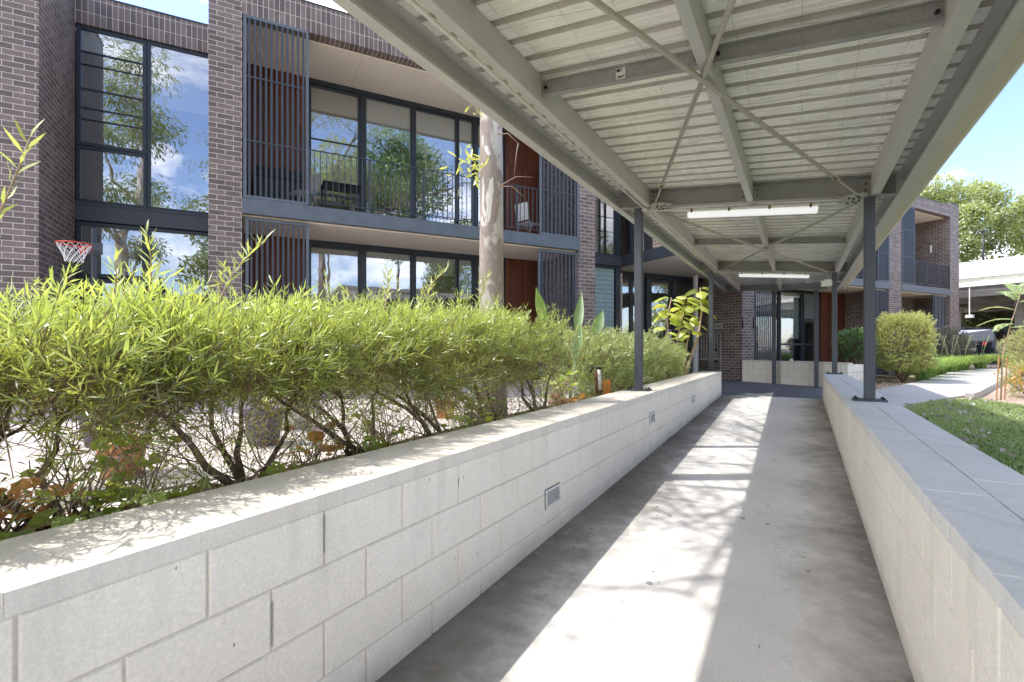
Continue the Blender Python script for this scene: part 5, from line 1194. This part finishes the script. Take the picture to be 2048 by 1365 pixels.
# lawn
def lawn_pts(n):
    P=np.stack([NP.uniform(.82,5.2,n),NP.uniform(2.8,12.1,n)],1)
    lo=np.interp(P[:,0],[.8,1.40,1.77,2.16,2.81,3.05,3.6,5.2],[8.65,9.86,10.75,11.52,12.1,11.3,10.0,8.0]); return P[P[:,1]<lo-.01]
P=lawn_pts(110000); n=len(P); P=np.concatenate([P,np.full((n,1),.418)],1); D=rdir(n,1.2); D[:,2]=np.abs(D[:,2])
pat=np.sin(P[:,0]*3.1+1)*np.sin(P[:,1]*2.3)+NP.normal(0,.4,n)
ob=leaf_obj('lawn_grass',P,D,NP.uniform(.025,.055,n),.006,.5+.30*pat+.25*np.sin(P[:,0]*.9+P[:,1]*.6),M['grass'],None,.2); tag(ob,'short green lawn grass beside the right wall','grass',kind='stuff')
P=lawn_pts(620); n=len(P); P=np.concatenate([P,NP.uniform(.45,.475,(n,1))],1); D=rdir(n); D[:,2]*=.2
ob=leaf_obj('fallen_leaves',P,D,NP.uniform(.04,.085,n),.042,NP.uniform(0,1,n),M['lfallen'],None,.35,True); tag(ob,'dry curled leaves scattered over the lawn','leaves',kind='stuff')
n=2200; P=np.stack([NP.uniform(1.2,3.4,n),NP.uniform(13.3,18.5,n),NP.uniform(.42,.46,n)],1); k=P[:,0]<np.interp(P[:,1],[13.5,16.34,18.7],[1.5,2.64,3.4])-.02; P=P[k]; n=len(P)
ob=leaf_obj('mulch_litter',P,rdir(n,.1)*np.array([1,1,.3]),NP.uniform(.03,.08,n),.02,NP.uniform(0,1,n),M['llit'],None,.3,True); tag(ob,'brown bark and leaf litter under the clipped shrub','leaf litter',kind='stuff')
n=240; X_=np.where(NP.uniform(size=n)<.6,NP.uniform(-1.44,-1.2,n),np.where(NP.uniform(size=n)<.6,NP.uniform(.30,.375,n),NP.uniform(-1.3,.3,n))); Y_=NP.uniform(2,11.3,n)
ob=leaf_obj('blown_leaves',np.stack([X_,Y_,.03*Y_+.004],1),rdir(n)*np.array([1,1,.1]),NP.uniform(.012,.04,n),.010,NP.uniform(0,1,n),M['lfallen'],None,.2); tag(ob,'tiny dry leaves and twigs blown against the walls on the walkway','leaves',kind='stuff')

# ------------------------------------------------------------------ big trees
def blobs(c,R_,n,rr,flat=.7):
    out=[]
    for i in range(n):
        d=rdir(1,.25)[0]; k=rnd.uniform(.45,1.0); out.append((c[0]+d[0]*R_*k,c[1]+d[1]*R_*k,c[2]+d[2]*R_*flat*k,rnd.uniform(*rr)))
    return out
for i,((x,y),H,Rr,la) in enumerate((((9.5,56),16.0,5.4,'tall spreading tree behind the far wing, its crown highest against the sky'),((20,60),15.0,7.0,'broad spreading tree behind the car park deck, middle of the three'),((33,62),15.5,6.5,'broad tree behind the car park deck at the right edge'))):
    tree('spreading_tree',la,'tree',(x,y,.6),[(0,0,0),(.1,0,2),(-.1,.2,4),(.2,0,7),(0,.2,H-5)],None,blobs((0,0,H-Rr*.85-1.0),Rr,44,(1.3,2.2),.85),M['ltree'],M['branch'],330,.27,.45,.35,group='spreading trees behind the car park')
for i,(x,y,H,la) in enumerate(((7.0,44,9,'olive tree seen under the car park deck at left'),(13,46,8,'olive tree seen under the car park deck beyond the columns'),(20,48,8.5,'olive tree seen under the car park deck at right'))):
    tree('background_tree',la,'tree',(x+3,y+8,.6),[(0,0,0),(0,.1,1.4),(.1,0,3),(0,0,5)],None,blobs((0,0,H-5.2),4.2,26,(1.2,1.9),.9),M['lgum'],M['branch'],260,.26,.5,.2,group='trees seen beneath the deck')
# trees behind the viewer: they show as reflections in the glazing
def FB(s,n,z=.6): return FW(s,-n,z)
b=FB(-4.4,12.0)
tree('gum_tree','tall forked gum tree mirrored in the tall left windows','tree',b,[(0,0,0),(.1,.05,2),(0,0,3.6),(-.2,.1,5),(-.1,.3,6.6),(.2,.3,8.4),(.1,.4,11)],None,[(-1.8,.9,6.4,.9),(-2.6,1.2,8.2,1.1),(1.6,-.7,6.8,.9),(2.6,-1.6,7.9,1.1),(.3,.3,9.6,1.3),(-1.2,.6,10.4,1.2),(1.5,-.4,10.6,1.2),(.0,.3,12.2,1.4),(-2.9,1.8,5.2,.8),(2.9,-1.6,5.4,.8),(-.8,1.5,4.4,.6)],M['lgum'],M['bark'],800,.20,.22,.26,droop=.15,shell=.2,hang=.8,group='trees mirrored in the windows')
for i,(s,nn,H,Rr,la) in enumerate(((-1.0,14,8.6,2.4,'bushy tree mirrored beside the forked gum'),(-8.5,13,6,2.2,'low leafy tree mirrored left of the forked gum'),(7.3,14,12.6,3.0,'dense rounded dark tree mirrored in the balcony glass'),(3.4,13.5,11.0,2.2,'twiggy tree mirrored in the first balcony window'),(11.5,16,8.5,2.8,'low rounded tree mirrored low in the balcony glass'),(22,21,9.5,4,'dense tree mirrored in the entry glazing'),(30,16,9,3.4,'large tree mirrored in the far wing'))):
    p=FB(s,nn); tree('mirrored_tree',la,'tree',p,[(0,0,0),(0,.1,1.2),(.1,0,2.6),(0,0,H-2.5)],None,blobs((0,0,H-Rr*1.15-.1),Rr*.8,22,(Rr*.33,Rr*.5),1.35),M['ldark'] if i==2 else M['ltree'],M['branch'],620,.17,.42,.14,group='trees mirrored in the windows')
o=thing('neighbouring_building','white rendered neighbouring building mirrored in the ground floor windows','building',FB(9,32,0),ROTB)
bx(o,'wall',M['whiteconc'],(-2,16,-8,0,0,6.5)); 
for k in range(6):
    for z in (1.2,4.2): bx(o,'window',M['carglass'],(-.6+2.7*k,1.1+2.7*k,.001,.02,z,z+1.4))
bx(o,'roof',M['deck'],(-2.3,16.3,-8.3,.3,6.501,6.8))

# ================================================================== CAMERA, LIGHT, WORLD
cam=bpy.data.cameras.new('camera'); co=bpy.data.objects.new('camera',cam); COL.objects.link(co); sc.camera=co
co.location=(0,0,EYE); co.rotation_euler=(math.pi/2,0,PSI)
cam.sensor_fit='HORIZONTAL'; cam.sensor_width=36; cam.lens=36*980/2048; cam.shift_y=12.5/2048; cam.clip_end=3000; cam.clip_start=.05
SUNV=Vector((.54,.27,-1)).normalized()
s=bpy.data.lights.new('sun','SUN'); so=bpy.data.objects.new('sun',s); COL.objects.link(so); s.energy=5.0; s.angle=R(.55); s.color=(1,.955,.88)
so.rotation_euler=SUNV.to_track_quat('-Z','Y').to_euler()
w=bpy.data.worlds.new('World'); sc.world=w; w.use_nodes=True; t=w.node_tree; t.nodes.clear()
N=lambda ty,**k: (lambda n:[setattr(n,a,b) for a,b in k.items()] and n or n)(t.nodes.new(ty))
out=N('ShaderNodeOutputWorld'); bg=N('ShaderNodeBackground'); sky=N('ShaderNodeTexSky',sky_type='NISHITA')
sky.sun_disc=False; sky.sun_elevation=math.asin(-SUNV.z); sky.sun_rotation=math.atan2(-SUNV.x,-SUNV.y); sky.air_density=1.0; sky.dust_density=.6; sky.ozone_density=1.5; sky.altitude=20
tc=N('ShaderNodeTexCoord'); mp=N('ShaderNodeMapping'); mp.inputs['Scale'].default_value=(1,1,2.8); mp.inputs['Rotation'].default_value=(.1,.25,.4)
nz=N('ShaderNodeTexNoise'); nz.inputs['Scale'].default_value=1.9; nz.inputs['Detail'].default_value=9; nz.inputs['Roughness'].default_value=.62; nz.inputs['Distortion'].default_value=.4
rp=N('ShaderNodeValToRGB'); rp.color_ramp.elements[0].position=.49; rp.color_ramp.elements[1].position=.90
mx=N('ShaderNodeMix',data_type='RGBA'); mx.inputs[7].default_value=(66,60,50,1)
sc_=N('ShaderNodeVectorMath',operation='SCALE'); sc_.inputs['Scale'].default_value=3.0
L=t.links.new
L(tc.outputs['Generated'],mp.inputs[0]); L(mp.outputs[0],nz.inputs['Vector']); dt=N('ShaderNodeVectorMath',operation='DOT_PRODUCT'); dt.inputs[1].default_value=(-.07,-.035,.03); L(tc.outputs['Generated'],dt.inputs[0]); ad=N('ShaderNodeMath',operation='ADD'); L(nz.outputs['Fac'],ad.inputs[0]); L(dt.outputs['Value'],ad.inputs[1]); L(ad.outputs[0],rp.inputs[0]); L(rp.outputs[0],mx.inputs[0]); L(sky.outputs[0],sc_.inputs[0]); tn=N('ShaderNodeVectorMath',operation='MULTIPLY'); tn.inputs[1].default_value=(.89,.875,.99); L(sc_.outputs[0],tn.inputs[0]); L(tn.outputs[0],mx.inputs[6]); L(mx.outputs[2],bg.inputs[0]); L(bg.outputs[0],out.inputs[0])
bg.inputs['Strength'].default_value=.15
sc.view_settings.view_transform='Standard'; sc.view_settings.look='None'; sc.view_settings.exposure=0; sc.view_settings.gamma=1
sc.cycles.max_bounces=10; sc.cycles.diffuse_bounces=5; sc.cycles.transparent_max_bounces=12; sc.cycles.use_denoising=True; sc.cycles.sample_clamp_indirect=6
sc.cycles.caustics_reflective=False; sc.cycles.caustics_refractive=False
